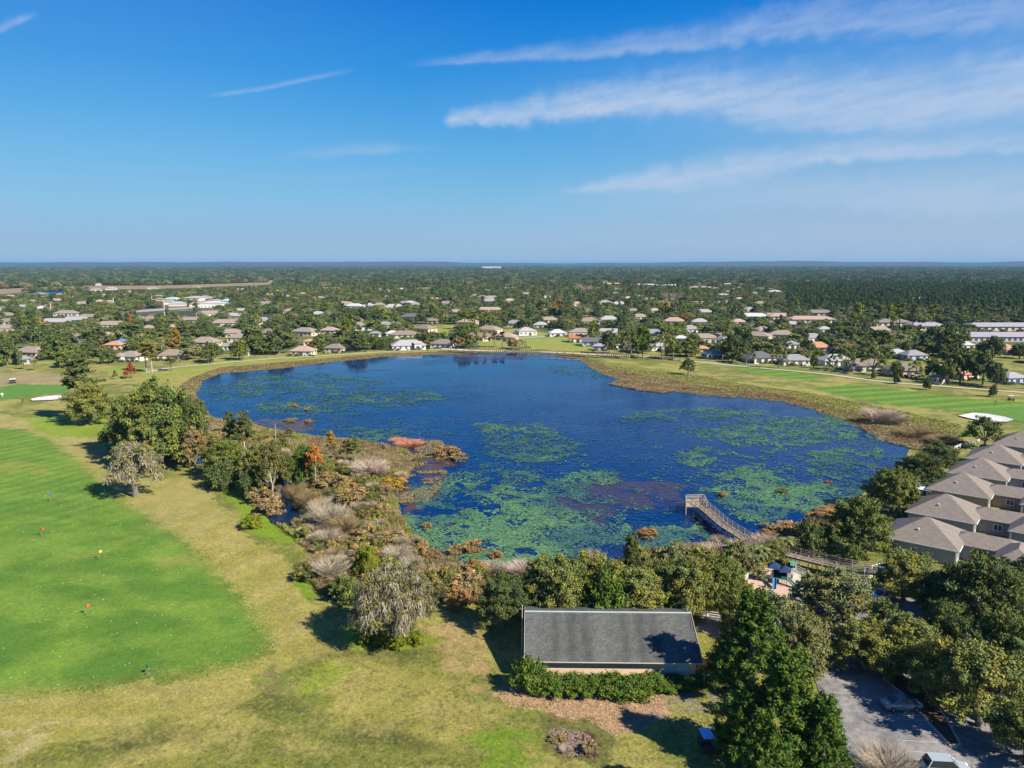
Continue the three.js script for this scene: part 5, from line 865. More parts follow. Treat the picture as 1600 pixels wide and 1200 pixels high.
// ---------------------------------------------------------------- the row of tan houses on the right bank
{
  const lap = tileTexture(128, (u, v) => { const k = (v * 12) % 1 < 0.12 ? 0.78 : 0.95 + 0.06 * tnoise(u, v, 30); return [k, k, k]; });
  const siding = c => new THREE.MeshStandardMaterial({ map: lap, color: col(c), roughness: 0.85 });
  const sid = [[0.28, 0.295, 0.31], [0.30, 0.29, 0.27], [0.34, 0.28, 0.20], [0.30, 0.31, 0.33], [0.30, 0.29, 0.27], [0.28, 0.28, 0.28]].map(siding);
  const eaves = [[1377, 839, 1487, 861], [1414, 800, 1522, 822], [1446, 764, 1557, 786], [1479, 739, 1590, 757], [1508, 716, 1622, 733], [1550, 694, 1660, 708]];
  const labels = ['nearest tan roofed house with blue grey siding by the boardwalk', 'tan roofed house second in the row, with a walled entry', 'tan roofed house with a white roofed sun room at the lake side', 'tan roofed house fourth in the row, dormer in shade', 'tan roofed house fifth in the row along the bank', 'tan roofed house at the far end of the row'];
  const u0 = G(1377, 839, 2.85), u1 = G(1487, 861, 2.85), ang = -Math.atan2(u1.z - u0.z, u1.x - u0.x), L = 12.4, D = 12.4;
  eaves.forEach(([x, y], i) => {
    const g = G(x, y, 2.85), t = thing('row_house', labels[i], 'house', [g.x, 0, g.z], ang, 'tan roofed houses along the right bank'), w = new GB(), r = new GB(), e = 0.5;
    w.box(e, -0.2, -D + e, L - e, 2.8, -e); hipRoof(r, e, L - e, -D + e, -e, 3.0, 3.3, e);
    w.box(L - e - 0.01, -0.2, -D + e, L + 9.5, 2.6, -5.2); hipRoof(r, L - 3, L + 9.5, -D + e, -5.2, 2.75, 1.5, e);
    w.box(L + 5.5, -0.2, -4.3, L + 11, 2.7, 0.2); hipRoof(r, L + 5.5, L + 11, -8.6, 0.2, 2.9, 1.9, e);
    part('wall', w.geo(2.4), sid[i], t); part('roof', r.geo(3), roofMats.taupe, t);
    const win = (x, y, z, a, ww = 1.1, wh = 1.3) => { const m = part('window', UNIT.frame, trim, t); m.position.set(x, y, z); m.rotation.y = a; m.scale.set(ww, wh, 1); part('pane', UNIT.glass, glass, m); };
    win(2.2, 1.5, -e, 0, 0.9, 1.1); win(5.4, 1.5, -e, 0, 0.9, 1.1); win(L - e, 1.5, -2.5, Math.PI / 2); win(e, 1.5, -4, -Math.PI / 2, 1.8); win(e, 1.5, -7.5, -Math.PI / 2, 1.8); win(L + 3, 1.5, -5.2, 0, 1.5);
    const door = part('garage_door', UNIT.pane, trim, t); door.position.set(L + 11, 0, -2); door.rotation.y = Math.PI / 2; door.scale.set(3.2, 2.2, 1);
    for (const [cx, cz] of [[L - e, -e], [L + 5.5, 0.2], [L + 11, 0.2]]) { const c = part('corner_post', UNIT.box, trim, t); c.position.set(cx, -0.1, cz); c.scale.set(0.28, 2.86, 0.28); }
    const v = part('roof_vent', UNIT.box, trim, t); v.position.set(5.4, 4.3, -2.9); v.scale.set(0.3, 0.6, 0.3);
    const fa = new GB(); fa.bar([-0.02, 2.9, 0.06], [L + 0.02, 2.9, 0.06], 0.08, 0.18).bar([L + 0.06, 2.9, 0], [L + 0.06, 2.9, -3.8], 0.08, 0.18); part('gutter', fa.geo(), trim, t);
    if (i === 2) { const s = new GB(); s.box(-3.2, 2.5, -5.5, 1.2, 2.62, 0.2); const sr = part('sunroom_roof', s.geo(), std([0.8, 0.82, 0.84], 0.5), t); const p = new GB(); for (const [px, pz] of [[-3.1, 0.1], [-1, 0.1], [0.4, 0.1], [-3.1, -2.6], [-3.1, -5.4]]) p.box(px - 0.06, 0, pz - 0.06, px + 0.06, 2.5, pz + 0.06); part('sunroom_frame', p.geo(), trim, t); }
    const path = part('driveway', UNIT.box, concrete, t); path.position.set(L + 14.2, 0.02, -2); path.scale.set(6.4, 0.08, 5);
  });
}

// ---------------------------------------------------------------- boardwalks
function boardwalk(pts, w, y, label, o = {}) {
  const c = new THREE.CatmullRomCurve3(pts.map(([x, z]) => new THREE.Vector3(x, 0, z)), false, 'catmullrom', 0.3), Ln = c.getLength(), t = thing(o.name ?? 'boardwalk', label, o.category ?? 'boardwalk', [pts[0][0], 0, pts[0][1]]), O = new THREE.Vector3(pts[0][0], 0, pts[0][1]);
  const at = s => { const u = clamp(s / Ln), p = c.getPointAt(u).sub(O), d = c.getTangentAt(u); return [p, d, new THREE.Vector3(-d.z, 0, d.x)]; };
  const planks = new GB(), wood = o.wood ?? std([0.36, 0.29, 0.22], 0.9), step = o.step ?? 0.16; planks.colored = true;
  for (let s = 0; s < Ln; s += step) { const [p, d, n] = at(s + step / 2), v = rr(0.75, 1.2); planks.tint = [v, v * rr(0.95, 1.02), v * rr(0.9, 1.05)]; planks.bar([p.x - n.x * w / 2, y, p.z - n.z * w / 2], [p.x + n.x * w / 2, y, p.z + n.z * w / 2], 0.06, step * 0.86); }
  const pm = wood.clone(); pm.vertexColors = true; const pk = part('decking', planks.geo(), pm, t); pk.userData.kind = 'stuff';
  for (const m of [-1, 1]) {
    const rail = new GB(), beam = new GB(); let prev;
    for (let s = 0; s <= Ln + 0.01; s += 1) { const [p, , n] = at(s), q = [p.x + n.x * m * w / 2, p.z + n.z * m * w / 2]; if (prev) { for (const h of o.rails ?? [1.05, 0.7, 0.38]) rail.bar([prev[0], y + h, prev[1]], [q[0], y + h, q[1]], 0.06, 0.1); beam.bar([prev[0], y - 0.16, prev[1]], [q[0], y - 0.16, q[1]], 0.1, 0.24); } prev = q; }
    if (o.rails !== false) part('handrail', rail.geo(), o.railMat ?? wood, t); part('beam', beam.geo(), o.under ?? bark, t);
    for (let s = 0.5; s < Ln; s += o.every ?? 2.2) { const [p, , n] = at(s), b = new GB(), x = p.x + n.x * m * (w / 2 + 0.07), z = p.z + n.z * m * (w / 2 + 0.07); b.box(x - 0.07, -0.6, z - 0.07, x + 0.07, y + (o.rails === false ? 0 : 1.12), z + 0.07); part('post', b.geo(), o.railMat ?? wood, t); }
  }
  if (o.brace) for (let s = 1.6; s < Ln; s += 4.4) { const [p, , n] = at(s), b = new GB(), A = [p.x - n.x * w / 2, p.z - n.z * w / 2], B2 = [p.x + n.x * w / 2, p.z + n.z * w / 2]; b.bar([A[0], 0, A[1]], [B2[0], y - 0.2, B2[1]], 0.08).bar([A[0], y - 0.2, A[1]], [B2[0], 0, B2[1]], 0.08); part('brace', b.geo(), o.under ?? bark, t); }
  return t;
}
const pxz = (x, y, h = 0) => { const g = G(x, y, h); return [g.x, g.z]; };
{
  const y = 1.9, pts = [[1087, 784], [1108, 800], [1130, 819], [1155, 835], [1178, 848], [1212, 860], [1245, 869], [1290, 880], [1330, 888], [1372, 893]].map(([a, b]) => pxz(a, b, y));
  const t = boardwalk(pts, 2.1, y, 'weathered wooden fishing pier curving from its lake platform to the bank', { name: 'fishing_pier', category: 'pier', brace: 1, wood: std([0.30, 0.245, 0.19], 0.9), under: barkDark });
  // the platform at its head
  const P = [[1072, 792], [1071, 781], [1100, 780], [1106, 793]].map(([a, b]) => pxz(a, b, y)), o = t.position, d = new GB(); d.colored = true;
  const lerp = (a, b, f) => [a[0] + (b[0] - a[0]) * f, a[1] + (b[1] - a[1]) * f];
  for (let k = 0; k < 26; k++) { const a = lerp(P[0], P[1], (k + 0.5) / 26), b = lerp(P[3], P[2], (k + 0.5) / 26), v = rr(0.8, 1.15); d.tint = [v, v, v * 0.97]; d.bar([a[0] - o.x, y + 0.03, a[1] - o.z], [b[0] - o.x, y + 0.03, b[1] - o.z], 0.06, Math.hypot(P[1][0] - P[0][0], P[1][1] - P[0][1]) / 26 * 0.88); }
  const dm = std([0.45, 0.37, 0.29], 0.9); dm.vertexColors = true; part('platform', d.geo(), dm, t).userData.kind = 'stuff';
  const wd = std([0.40, 0.32, 0.25], 0.9);
  for (const [i, j] of [[0, 1], [1, 2], [2, 3]]) { const b = new GB(); for (const h of [1.05, 0.72, 0.4]) b.bar([P[i][0] - o.x, y + h, P[i][1] - o.z], [P[j][0] - o.x, y + h, P[j][1] - o.z], 0.07, 0.12); part('handrail', b.geo(), wd, t); for (let k = 0; k <= 3; k++) { const q = lerp(P[i], P[j], k / 3), c = new GB(); c.box(q[0] - o.x - 0.08, -0.6, q[1] - o.z - 0.08, q[0] - o.x + 0.08, y + 1.15, q[1] - o.z + 0.08); part('post', c.geo(), wd, t); } }
  const far = [[690, 545.5], [730, 547.5], [780, 549], [840, 550], [890, 552], [940, 554.5], [985, 556.5]].map(([a, b]) => pxz(a, b, 1.6));
  boardwalk(far, 3, 1.6, 'long low boardwalk across the reeds of the far shore', { step: 1.2, every: 5, rails: [1], wood: std([0.40, 0.35, 0.28], 0.9), railMat: std([0.12, 0.10, 0.08], 0.9), under: barkDark });
}

// ---------------------------------------------------------------- fences, playground, lamps
const whiteWood = std([0.76, 0.76, 0.74], 0.7);
function railFence(pts, label, o = {}) {
  const w = pts.map(([a, b]) => pxz(a, b)), t = thing('rail_fence', label, 'fence', [w[0][0], o.y ?? 0, w[0][1]]), O = w[0], m = o.mat ?? whiteWood, n = o.rails ?? 3;
  for (let i = 1; i < w.length; i++) { const l = Math.hypot(w[i][0] - w[i - 1][0], w[i][1] - w[i - 1][1]), k = Math.max(1, Math.round(l / 2.4)); for (let r = 0; r < n; r++) { const b = new GB(), y = 1.1 - r * 0.36; b.bar([w[i - 1][0] - O[0], y, w[i - 1][1] - O[1]], [w[i][0] - O[0], y, w[i][1] - O[1]], 0.05, 0.13); part('rail', b.geo(), m, t); }
    for (let j = i === 1 ? 0 : 1; j <= k; j++) { const x = w[i - 1][0] + (w[i][0] - w[i - 1][0]) * j / k - O[0], z = w[i - 1][1] + (w[i][1] - w[i - 1][1]) * j / k - O[1], b = new GB(); b.box(x - 0.07, -0.1, z - 0.07, x + 0.07, 1.22, z + 0.07); part('post', b.geo(), m, t); } }
  return t;
}
railFence([[1078, 963], [1105, 966], [1132, 970]], 'white rail fence at the far end of the long building');
railFence([[1150, 924], [1168, 906]], 'short white rail fence at the playground corner');
railFence([[1312, 907], [1335, 908], [1362, 906]], 'white rail fence before the end of the boardwalk');
railFence([[1243, 893], [1262, 902], [1272, 912]], 'white rail fence beside the concrete walk of the playground');
railFence([[1362, 893], [1385, 888], [1420, 892], [1455, 902], [1495, 912]], 'thin rail fence below the nearest tan house', { rails: 2 });
railFence([[1470, 712], [1500, 700], [1530, 692]], 'pale fence on the bank by the far end of the houses', { rails: 2 });
railFence([[1392, 852], [1397, 832]], 'white rail fence between the first two tan houses', { rails: 2 });
{
  structure(new THREE.Mesh(sheet(poly([[1168, 900], [1206, 886], [1240, 890], [1240, 912], [1230, 932], [1200, 938], [1168, 926]]).w, 0.18), std([0.52, 0.36, 0.27], 0.95)), 'playground_surface', 'pink tan rubber ground of the playground');
  structure(new THREE.Mesh(sheet(poly([[1240, 888], [1258, 904], [1256, 930], [1232, 938], [1236, 912]]).w, 0.2), concrete), 'path', 'concrete walk beside the playground');
  const g = G(1218, 912), t = thing('playground', 'playground climber with blue canopies, blue slide and green panels', 'playground', [g.x, 0.18, g.z], -0.35); t.scale.setScalar(0.78);
  const blue = std([0.014, 0.036, 0.12], 0.6), light = std([0.08, 0.20, 0.42], 0.5), green = std([0.014, 0.12, 0.085], 0.5), mint = std([0.11, 0.27, 0.21], 0.5), metal = std([0.3, 0.32, 0.34], 0.5, { metalness: 0.6 });
  for (const x of [-1.4, 1.4]) for (const z of [-1.2, 1.2]) { const b = new GB(); b.limb([x, 0, z], [x, 3.2, z], 0.06, 0.06, 7); part('post', b.geo(), metal, t); }
  const dk = new GB(); dk.box(-1.5, 1.3, -1.3, 1.5, 1.42, 1.3); part('deck', dk.geo(), green, t);
  const rm = blue.clone(); rm.side = THREE.DoubleSide; for (const [cx, cy] of [[-1.3, 3.4], [0.9, 2.9]]) { const r = new GB(), q = [cx, cy + 1.1, 0], c = [[cx - 1.25, cy, -1.5], [cx + 1.25, cy, -1.5], [cx + 1.25, cy, 1.5], [cx - 1.25, cy, 1.5]]; for (let k = 0; k < 4; k++) r.tri(c[(k + 1) % 4], c[k], q); part('canopy', r.geo(), rm, t); }
  const sl = new GB(); sl.box(-0.35, -0.05, 0, 0.35, 0.02, 2.9).box(-0.42, 0, 0, -0.35, 0.3, 2.9).box(0.35, 0, 0, 0.42, 0.3, 2.9); const s = part('slide', sl.geo(), light, t); s.position.set(-1.0, 1.4, 1.3); s.rotation.x = 0.46;
  const s2 = part('slide', sl.geo(), mint, t); s2.position.set(1.4, 1.4, 0.6); s2.rotation.set(0.46, 0.9, 0, 'YXZ');
  const pn = new GB(); pn.box(-1.4, 1.42, -1.3, 1.4, 2.3, -1.24).box(-1.46, 1.42, -1.2, -1.4, 2.3, 1.2).box(1.4, 1.42, -1.2, 1.46, 2.3, 0.1); part('panel', pn.geo(), green, t);
  const ld = new GB(); for (let k = 0; k < 5; k++) ld.bar([0.4, 0.25 + k * 0.25, 1.75 - k * 0.1], [1.1, 0.25 + k * 0.25, 1.75 - k * 0.1], 0.05); ld.bar([0.4, 0, 1.85], [0.4, 1.4, 1.3], 0.06).bar([1.1, 0, 1.85], [1.1, 1.4, 1.3], 0.06); part('ladder', ld.geo(), metal, t);
  const q = G(1202, 908), sp = thing('spring_rider', 'small white and dark spring rider on the playground ground', 'play equipment', [q.x, 0.18, q.z], 0.5); const sg = new GB(); sg.limb([0, 0, 0], [0, 0.4, 0], 0.12, 0.12, 8); part('spring', sg.geo(), metal, sp); const bd = new GB(); bd.box(-0.15, 0.4, -0.5, 0.15, 0.8, 0.5).box(-0.12, 0.8, 0.25, 0.12, 1.2, 0.5).bar([-0.3, 1.0, 0.3], [0.3, 1.0, 0.3], 0.05); part('body', bd.geo(), trim, sp);
  const q2 = G(1184, 905), pk = thing('picnic_table', 'dark picnic table at the edge of the playground', 'table', [q2.x, 0.18, q2.z], 0.4); const tb = new GB(); tb.box(-0.9, 0.7, -0.4, 0.9, 0.76, 0.4); part('table_top', tb.geo(), bark, pk); for (const z of [-0.75, 0.75]) { const b = new GB(); b.box(-0.9, 0.42, z - 0.14, 0.9, 0.47, z + 0.14); part('bench', b.geo(), bark, pk); } for (const x of [-0.6, 0.6]) { const b = new GB(); b.bar([x, 0, -0.8], [x, 0.7, -0.2], 0.08).bar([x, 0, 0.8], [x, 0.7, 0.2], 0.08).bar([x, 0.4, -0.85], [x, 0.4, 0.85], 0.08); part('leg', b.geo(), bark, pk); }
  const qg = G(1239, 903), gt = thing('garden_gate', 'tall white lattice gate screen between playground and walk', 'gate', [qg.x, 0.18, qg.z], 1.2); const fr = new GB(); fr.box(-0.9, 0, -0.06, -0.78, 2.3, 0.06).box(0.78, 0, -0.06, 0.9, 2.3, 0.06).box(-0.78, 2.18, -0.06, 0.78, 2.3, 0.06).box(-0.78, 0.1, -0.06, 0.78, 0.2, 0.06); part('gate_frame', fr.geo(), whiteWood, gt); for (let k = 0; k < 6; k++) { const b = new GB(); b.box(-0.7 + k * 0.26, 0.2, -0.02, -0.6 + k * 0.26, 2.18, 0.02); part('slat', b.geo(), whiteWood, gt); } const rf = new GB(); rf.box(-1.1, 2.3, -0.5, 1.1, 2.38, 0.5); part('roof', rf.geo(), mint, gt);
}
function lamp(px, py, h, label, turn) {       // curved arm street lamp; px, py is the head
  const g = G(px, py, h), t = thing('street_lamp', label, 'street lamp', [g.x + 2.2 * Math.cos(turn), 0, g.z - 2.2 * Math.sin(turn)], turn), m = std([0.7, 0.71, 0.72], 0.5), p = new GB(), a = new GB(), hd = new GB();
  p.limb([0, 0, 0], [0, h - 0.6, 0], 0.1, 0.07, 8); part('pole', p.geo(), m, t); let q = [0, h - 0.6, 0]; for (let k = 1; k <= 6; k++) { const f = k / 6, r = [-2.0 * f, h - 0.6 + 0.6 * Math.sin(f * 1.57), 0]; a.limb(q, r, 0.06, 0.05, 6); q = r; } part('arm', a.geo(), m, t);
  hd.box(-2.75, h - 0.1, -0.16, -1.95, h + 0.08, 0.16); part('lamp_head', hd.geo(), m, t);
}
lamp(1333, 982, 5.2, 'curved white lamp over the car park oak', 0.25); lamp(1376, 886, 5.5, 'white lamp at the end of the boardwalk', 2.6);

// ---------------------------------------------------------------- vehicles
const tyre = std([0.02, 0.02, 0.02], 0.9), rim = std([0.5, 0.5, 0.52], 0.35, { metalness: 0.8 });
const wheelGeo = (() => { const g = new THREE.CylinderGeometry(0.33, 0.33, 0.22, 16); g.rotateX(Math.PI / 2); return g; })(), rimGeo = (() => { const g = new THREE.CylinderGeometry(0.2, 0.2, 0.24, 10); g.rotateX(Math.PI / 2); return g; })();
function carProto(kind) {
  const t = new THREE.Group(), tall = kind === 'van' ? 1.62 : kind === 'suv' ? 1.6 : 1.42, L = kind === 'car' ? 4.5 : 4.7, W = 0.9;
  // body as sections along its length: [x, half width, sill height, belt height]
  const S = [[-L / 2, 0.62, 0.42, 0.72], [-L / 2 + 0.12, 0.8, 0.3, 0.86], [-L / 2 + 0.7, W, 0.22, 0.94], [0, W, 0.2, 0.95], [L / 2 - 1.2, W, 0.22, 0.92], [L / 2 - 0.35, 0.84, 0.26, 0.76], [L / 2, 0.6, 0.4, 0.6]], b = new GB();
  const sec = ([x, w, y0, y1]) => [[x, y0, w * 0.94], [x, (y0 + y1) / 2, w], [x, y1, w * 0.9], [x, y1, -w * 0.9], [x, (y0 + y1) / 2, -w], [x, y0, -w * 0.94]];
  for (let i = 1; i < S.length; i++) { const p = sec(S[i - 1]), q = sec(S[i]); for (let k = 0; k < 6; k++) b.quad(p[k], q[k], q[(k + 1) % 6], p[(k + 1) % 6]); } b.face(sec(S[0])).face(sec(S[S.length - 1]).reverse());
  const back = kind === 'car' ? -L / 2 + 0.75 : -L / 2 + 0.2, rb = kind === 'car' ? back + 0.85 : back + 0.4, rf = 0.35, fr = L / 2 - 1.25, w1 = 0.66, w0 = 0.82;
  const roof = [[rb, tall, w1], [rf, tall + 0.02, w1], [rf, tall + 0.02, -w1], [rb, tall, -w1]], belt = [[back, 0.93, w0], [fr, 0.91, w0], [fr, 0.91, -w0], [back, 0.93, -w0]];
  b.quad(...roof.map(p => [p[0], p[1], p[2]])); for (let i = 0; i < 4; i++) { const c = roof[i], d = belt[i]; b.bar(d, c, 0.09, 0.09); }
  const geos = { body: b }; const gl = (a, bb, c, d, name) => { const g = new GB(); g.quad(a, bb, c, d); geos[name] = g; };
  gl(belt[1], belt[2], roof[2], roof[1], 'windscreen'); gl(belt[0], belt[3], roof[3], roof[0], 'rear_window'); gl(belt[0], belt[1], roof[1], roof[0], 'side_window'); gl(belt[3], belt[2], roof[2], roof[3], 'side_window2');
  return { t, geos, L };
}
const carKinds = { car: carProto('car'), suv: carProto('suv'), van: carProto('van') };
for (const k of Object.values(carKinds)) for (const n in k.geos) k.geos[n] = k.geos[n].geo();
const winMat = new THREE.MeshPhysicalMaterial({ color: col([0.02, 0.025, 0.03]), roughness: 0.05, ior: 1.5, side: THREE.DoubleSide });
function car(kind, c, p, turn, label) {
  const k = carKinds[kind], t = thing('parked_car', label, 'car', [p.x, 0.13, p.z], turn), L = k.L, paint = new THREE.MeshPhysicalMaterial({ color: col(c), roughness: 0.35, metalness: 0.3, clearcoat: 1, clearcoatRoughness: 0.05, side: THREE.DoubleSide });
  for (const n in k.geos) part(n.replace('2', ''), k.geos[n], n === 'body' ? paint : winMat, t);
  for (const x of [-L / 2 + 0.85, L / 2 - 0.9]) for (const z of [-0.82, 0.82]) { const w = part('wheel', wheelGeo, tyre, t); w.position.set(x, 0.33, z); part('rim', rimGeo, rim, w); }
  for (const z of [-0.55, 0.55]) { const h = part('headlight', UNIT.box, std([0.8, 0.82, 0.85], 0.1), t); h.position.set(L / 2 - 0.2, 0.58, z); h.scale.set(0.22, 0.14, 0.34); const r = part('tail_light', UNIT.box, std([0.4, 0.02, 0.02], 0.2), t); r.position.set(-L / 2 + 0.06, 0.66, z); r.scale.set(0.1, 0.16, 0.3); }
  return t;
}
car('car', [0.16, 0.26, 0.34], G(1408, 1108), 0.02, 'blue grey saloon parked in the dappled shade of the car park');
car('suv', [0.52, 0.60, 0.62], G(1478, 1208), -0.10, 'pale silver hatchback parked at the bottom of the car park');
car('car', [0.75, 0.75, 0.74], G(1380, 936), 0.5, 'white car glimpsed under the round oak');
car('van', [0.6, 0.62, 0.64], G(1436, 1042), 0.1, 'light car gleaming through the island oaks');
car('suv', [0.7, 0.7, 0.7], G(1525, 938), 0.3, 'white car under the large dark oak'); car('car', [0.45, 0.47, 0.5], G(1555, 950), 0.3, 'silver car at the trunk of the large dark oak'); car('car', [0.05, 0.05, 0.06], G(1590, 1100), 0.1, 'dark car parked near the photo edge');
function cart(p, turn, label, roofC, y = 0.04) {
  const t = thing('golf_cart', label, 'golf cart', [p.x, y, p.z], turn, 'golf carts'), body = new GB(), r = new GB(), seat = new GB();
  body.box(-0.58, 0.28, -1.15, 0.58, 0.5, 1.05).box(-0.58, 0.5, -1.15, 0.58, 0.78, -0.15); body.quad([-0.55, 0.5, 1.05], [0.55, 0.5, 1.05], [0.5, 0.95, 0.72], [-0.5, 0.95, 0.72]); part('body', body.geo(), std([0.03, 0.03, 0.04], 0.4), t);
  r.box(-0.62, 1.82, -1.05, 0.62, 1.9, 0.85).box(-0.54, 1.9, -0.97, 0.54, 1.93, 0.77); part('roof', r.geo(), std(roofC, 0.35), t); seat.box(-0.55, 0.78, -0.75, 0.55, 0.92, -0.2).box(-0.55, 0.92, -0.78, 0.55, 1.3, -0.66); part('seat', seat.geo(), std([0.1, 0.09, 0.08], 0.8), t);
  for (const x of [-0.54, 0.54]) for (const z of [-0.95, 0.72]) { const b = new GB(); b.bar([x, 0.5, z], [x, 1.82, z * 0.92], 0.05); part('strut', b.geo(), tyre, t); const w = part('wheel', wheelGeo, tyre, t); w.rotation.y = Math.PI / 2; w.scale.setScalar(0.72); w.position.set(x, 0.23, z); }
  const st = new GB(); st.bar([-0.25, 0.8, 0.6], [-0.25, 1.05, 0.25], 0.04); part('steering_column', st.geo(), tyre, t); const bp = new GB(); bp.box(-0.55, 0.3, -1.3, 0.55, 0.4, -1.15); part('bumper', bp.geo(), std([0.4, 0.38, 0.33], 0.5), t);
}
cart(G(1104, 1172), 0.08, 'golf cart with blue white roof parked in the conifer shade', [0.30, 0.52, 0.92]); cart(G(1580, 626), 1.2, 'white roofed golf cart on the grass beyond the lake', [0.85, 0.85, 0.85]); cart(G(17.5, 599), 0.6, 'white golf cart on the far left turf, range side of the pair', [0.85, 0.85, 0.85]); cart(G(22.5, 598.5), 0.6, 'white golf cart on the far left turf, wood side of the pair', [0.85, 0.85, 0.85]);

// ---------------------------------------------------------------- small things on the turf
function flag(px, py, c, label, h = 2.3) { const g = G(px, py), t = thing('golf_flag', label, 'flag', [g.x, 0.08, g.z], 0, 'target flags of the driving range'), p = new GB(), f = new GB(), d = new GB(); p.limb([0, 0, 0], [0, h, 0], 0.022, 0.018, 6); part('pole', p.geo(), std([0.3, 0.3, 0.26], 0.8), t); t.scale.setScalar(0.8); const n = 5; for (let i = 0; i < n; i++) { const a = i / n, b = (i + 1) / n, z = k => 0.16 * Math.sin(k * 5); f.quad([0.7 * a, h - 0.75 + 0.12 * a, z(a)], [0.7 * b, h - 0.75 + 0.12 * b, z(b)], [0.7 * b, h - 0.05 - 0.12 * b, z(b)], [0.7 * a, h - 0.05 - 0.12 * a, z(a)]); } part('cloth', f.geo(), std(c, 0.8, { side: THREE.DoubleSide }), t); d.box(-0.22, 0, -0.06, -0.04, 0.4, 0.06); part('marker_board', d.geo(), dim, t); return t; }
flag(78.5, 784, [0.02, 0.14, 0.5], 'blue target flag on the driving range'); flag(65.5, 839, [0.5, 0.07, 0.02], 'red target flag farther out on the driving range'); flag(155, 875, [0.62, 0.58, 0.08], 'yellow target flag on the driving range'); flag(135, 962, [0.6, 0.11, 0.02], 'orange red target flag nearer on the driving range'); flag(230, 1055, [0.01, 0.13, 0.06], 'dark green flag at the near rim of the driving range', 1.9);
{ const g = G(1554, 635), t = thing('golf_flag', 'dark flagstick on the green by the long white bunker', 'flag', [g.x, 0.08, g.z]), p = new GB(); p.limb([0, 0, 0], [0, 2.2, 0], 0.06, 0.05, 6); part('pole', p.geo(), tyre, t); const f = new GB(); f.box(0, 1.5, -0.02, 0.7, 2.1, 0.02); part('cloth', f.geo(), std([0.2, 0.03, 0.02], 0.8), t);
  const q = G(4, 621), u = thing('tee_marker', 'white sign post on the small green at the photo edge', 'sign', [q.x, 0.08, q.z]), b = new GB(); b.box(-0.05, 0, -0.05, 0.05, 1.2, 0.05); part('post', b.geo(), trim, u); const c = new GB(); c.box(-0.5, 0.9, 0.05, 0.5, 1.7, 0.12); part('board', c.geo(), trim, u); }
{ const L = [], s = new THREE.IcosahedronGeometry(0.05, 0); for (let i = 0; i < 420; i++) { const u = rnd(), x = rr(-130, -15), z = rr(-175, -84); if (inside(RANGE, x, z)) L.push({ x, z, y: 0.12, s: 1 }); } copies('golf_balls', 'scattered white practice balls on the driving range', s, trim, L); }
{ const g = G(911, 1158), t = thing('marker_stake', 'short black stake in the brown flower bed', 'stake', [g.x, 0.04, g.z]), b = new GB(); b.limb([0, 0, 0], [0.02, 0.8, 0], 0.1, 0.08, 8); part('post', b.geo(), tyre, t); const c = new GB(); c.limb([0.02, 0.8, 0], [0.02, 0.86, 0], 0.12, 0.1, 8); part('cap', c.geo(), dim, t);
  B('twig', 'pink', 885, 1176, 1162, 24, 'small bare pinkish plant in the brown flower bed', { name: 'bare_shrub' }); B('shrub', 'tan', 921, 1176, 1150, 22, 'dead tan plant at the end of the brown bed'); B('shrub', 'brown', 872, 1158, 1146, 24, 'brown dead plant in the brown bed');
  const q = G(1100, 1072), u = thing('downpipe_post', 'slim pale post at the shaded corner of the long building', 'post', [q.x, 0, q.z]), e = new GB(); e.limb([0, 0, 0], [0, 2.0, 0], 0.09, 0.09, 8); part('post', e.geo(), std([0.5, 0.42, 0.44], 0.7), u); const f = new GB(); f.box(-0.14, 2, -0.14, 0.14, 2.08, 0.14); part('cap', f.geo(), dim, u); }
// masts and poles far off
[[80, 492, 473, 'pale power pole over the oaks, nearest the photo edge'], [110.5, 490, 470, 'pale power pole over the oaks, second from the photo edge'], [178, 484, 465, 'pale power pole of the close pair, range side'], [181, 484, 468, 'pale power pole of the close pair, lake side'], [257.5, 497, 470, 'power pole on the open ground before the mint shed'], [238, 478, 462, 'power pole left of the brown shed']].forEach(([x, y, ty, l]) => { const g = G(x, y), D = -g.z, h = EYE - Math.tan(PITCH + Math.atan((ty - 600) / F)) * D, t = thing('power_pole', l, 'power pole', [g.x, 0, g.z]), b = new GB(), c = new GB(); b.limb([0, 0, 0], [0, h, 0], 0.4, 0.28, 6); part('pole', b.geo(), std([0.62, 0.60, 0.56], 0.8), t); c.bar([-1.6, h - 1, 0], [1.6, h - 1, 0], 0.24); part('crossarm', c.geo(), bark, t); });
{ const g = G(1020, 418), h = 110, t = thing('radio_mast', 'thin radio mast standing above the horizon', 'mast', [g.x, 0, g.z]), b = new GB(); for (const [x, z] of [[-2, -1], [2, -1], [0, 2]]) b.bar([x, 0, z], [x * 0.35, h, z * 0.35], 1.0); for (let k = 0; k < 12; k++) b.bar([-2 + k * 0.1, k * 9, -1], [2 - k * 0.1, k * 9 + 9, -1], 0.7); part('lattice', b.geo(), std([0.4, 0.4, 0.42], 0.7), t); const c = new GB(); c.box(-5, h - 12, -1, 5, h - 9, 1); part('antenna', c.geo(), trim, t); }

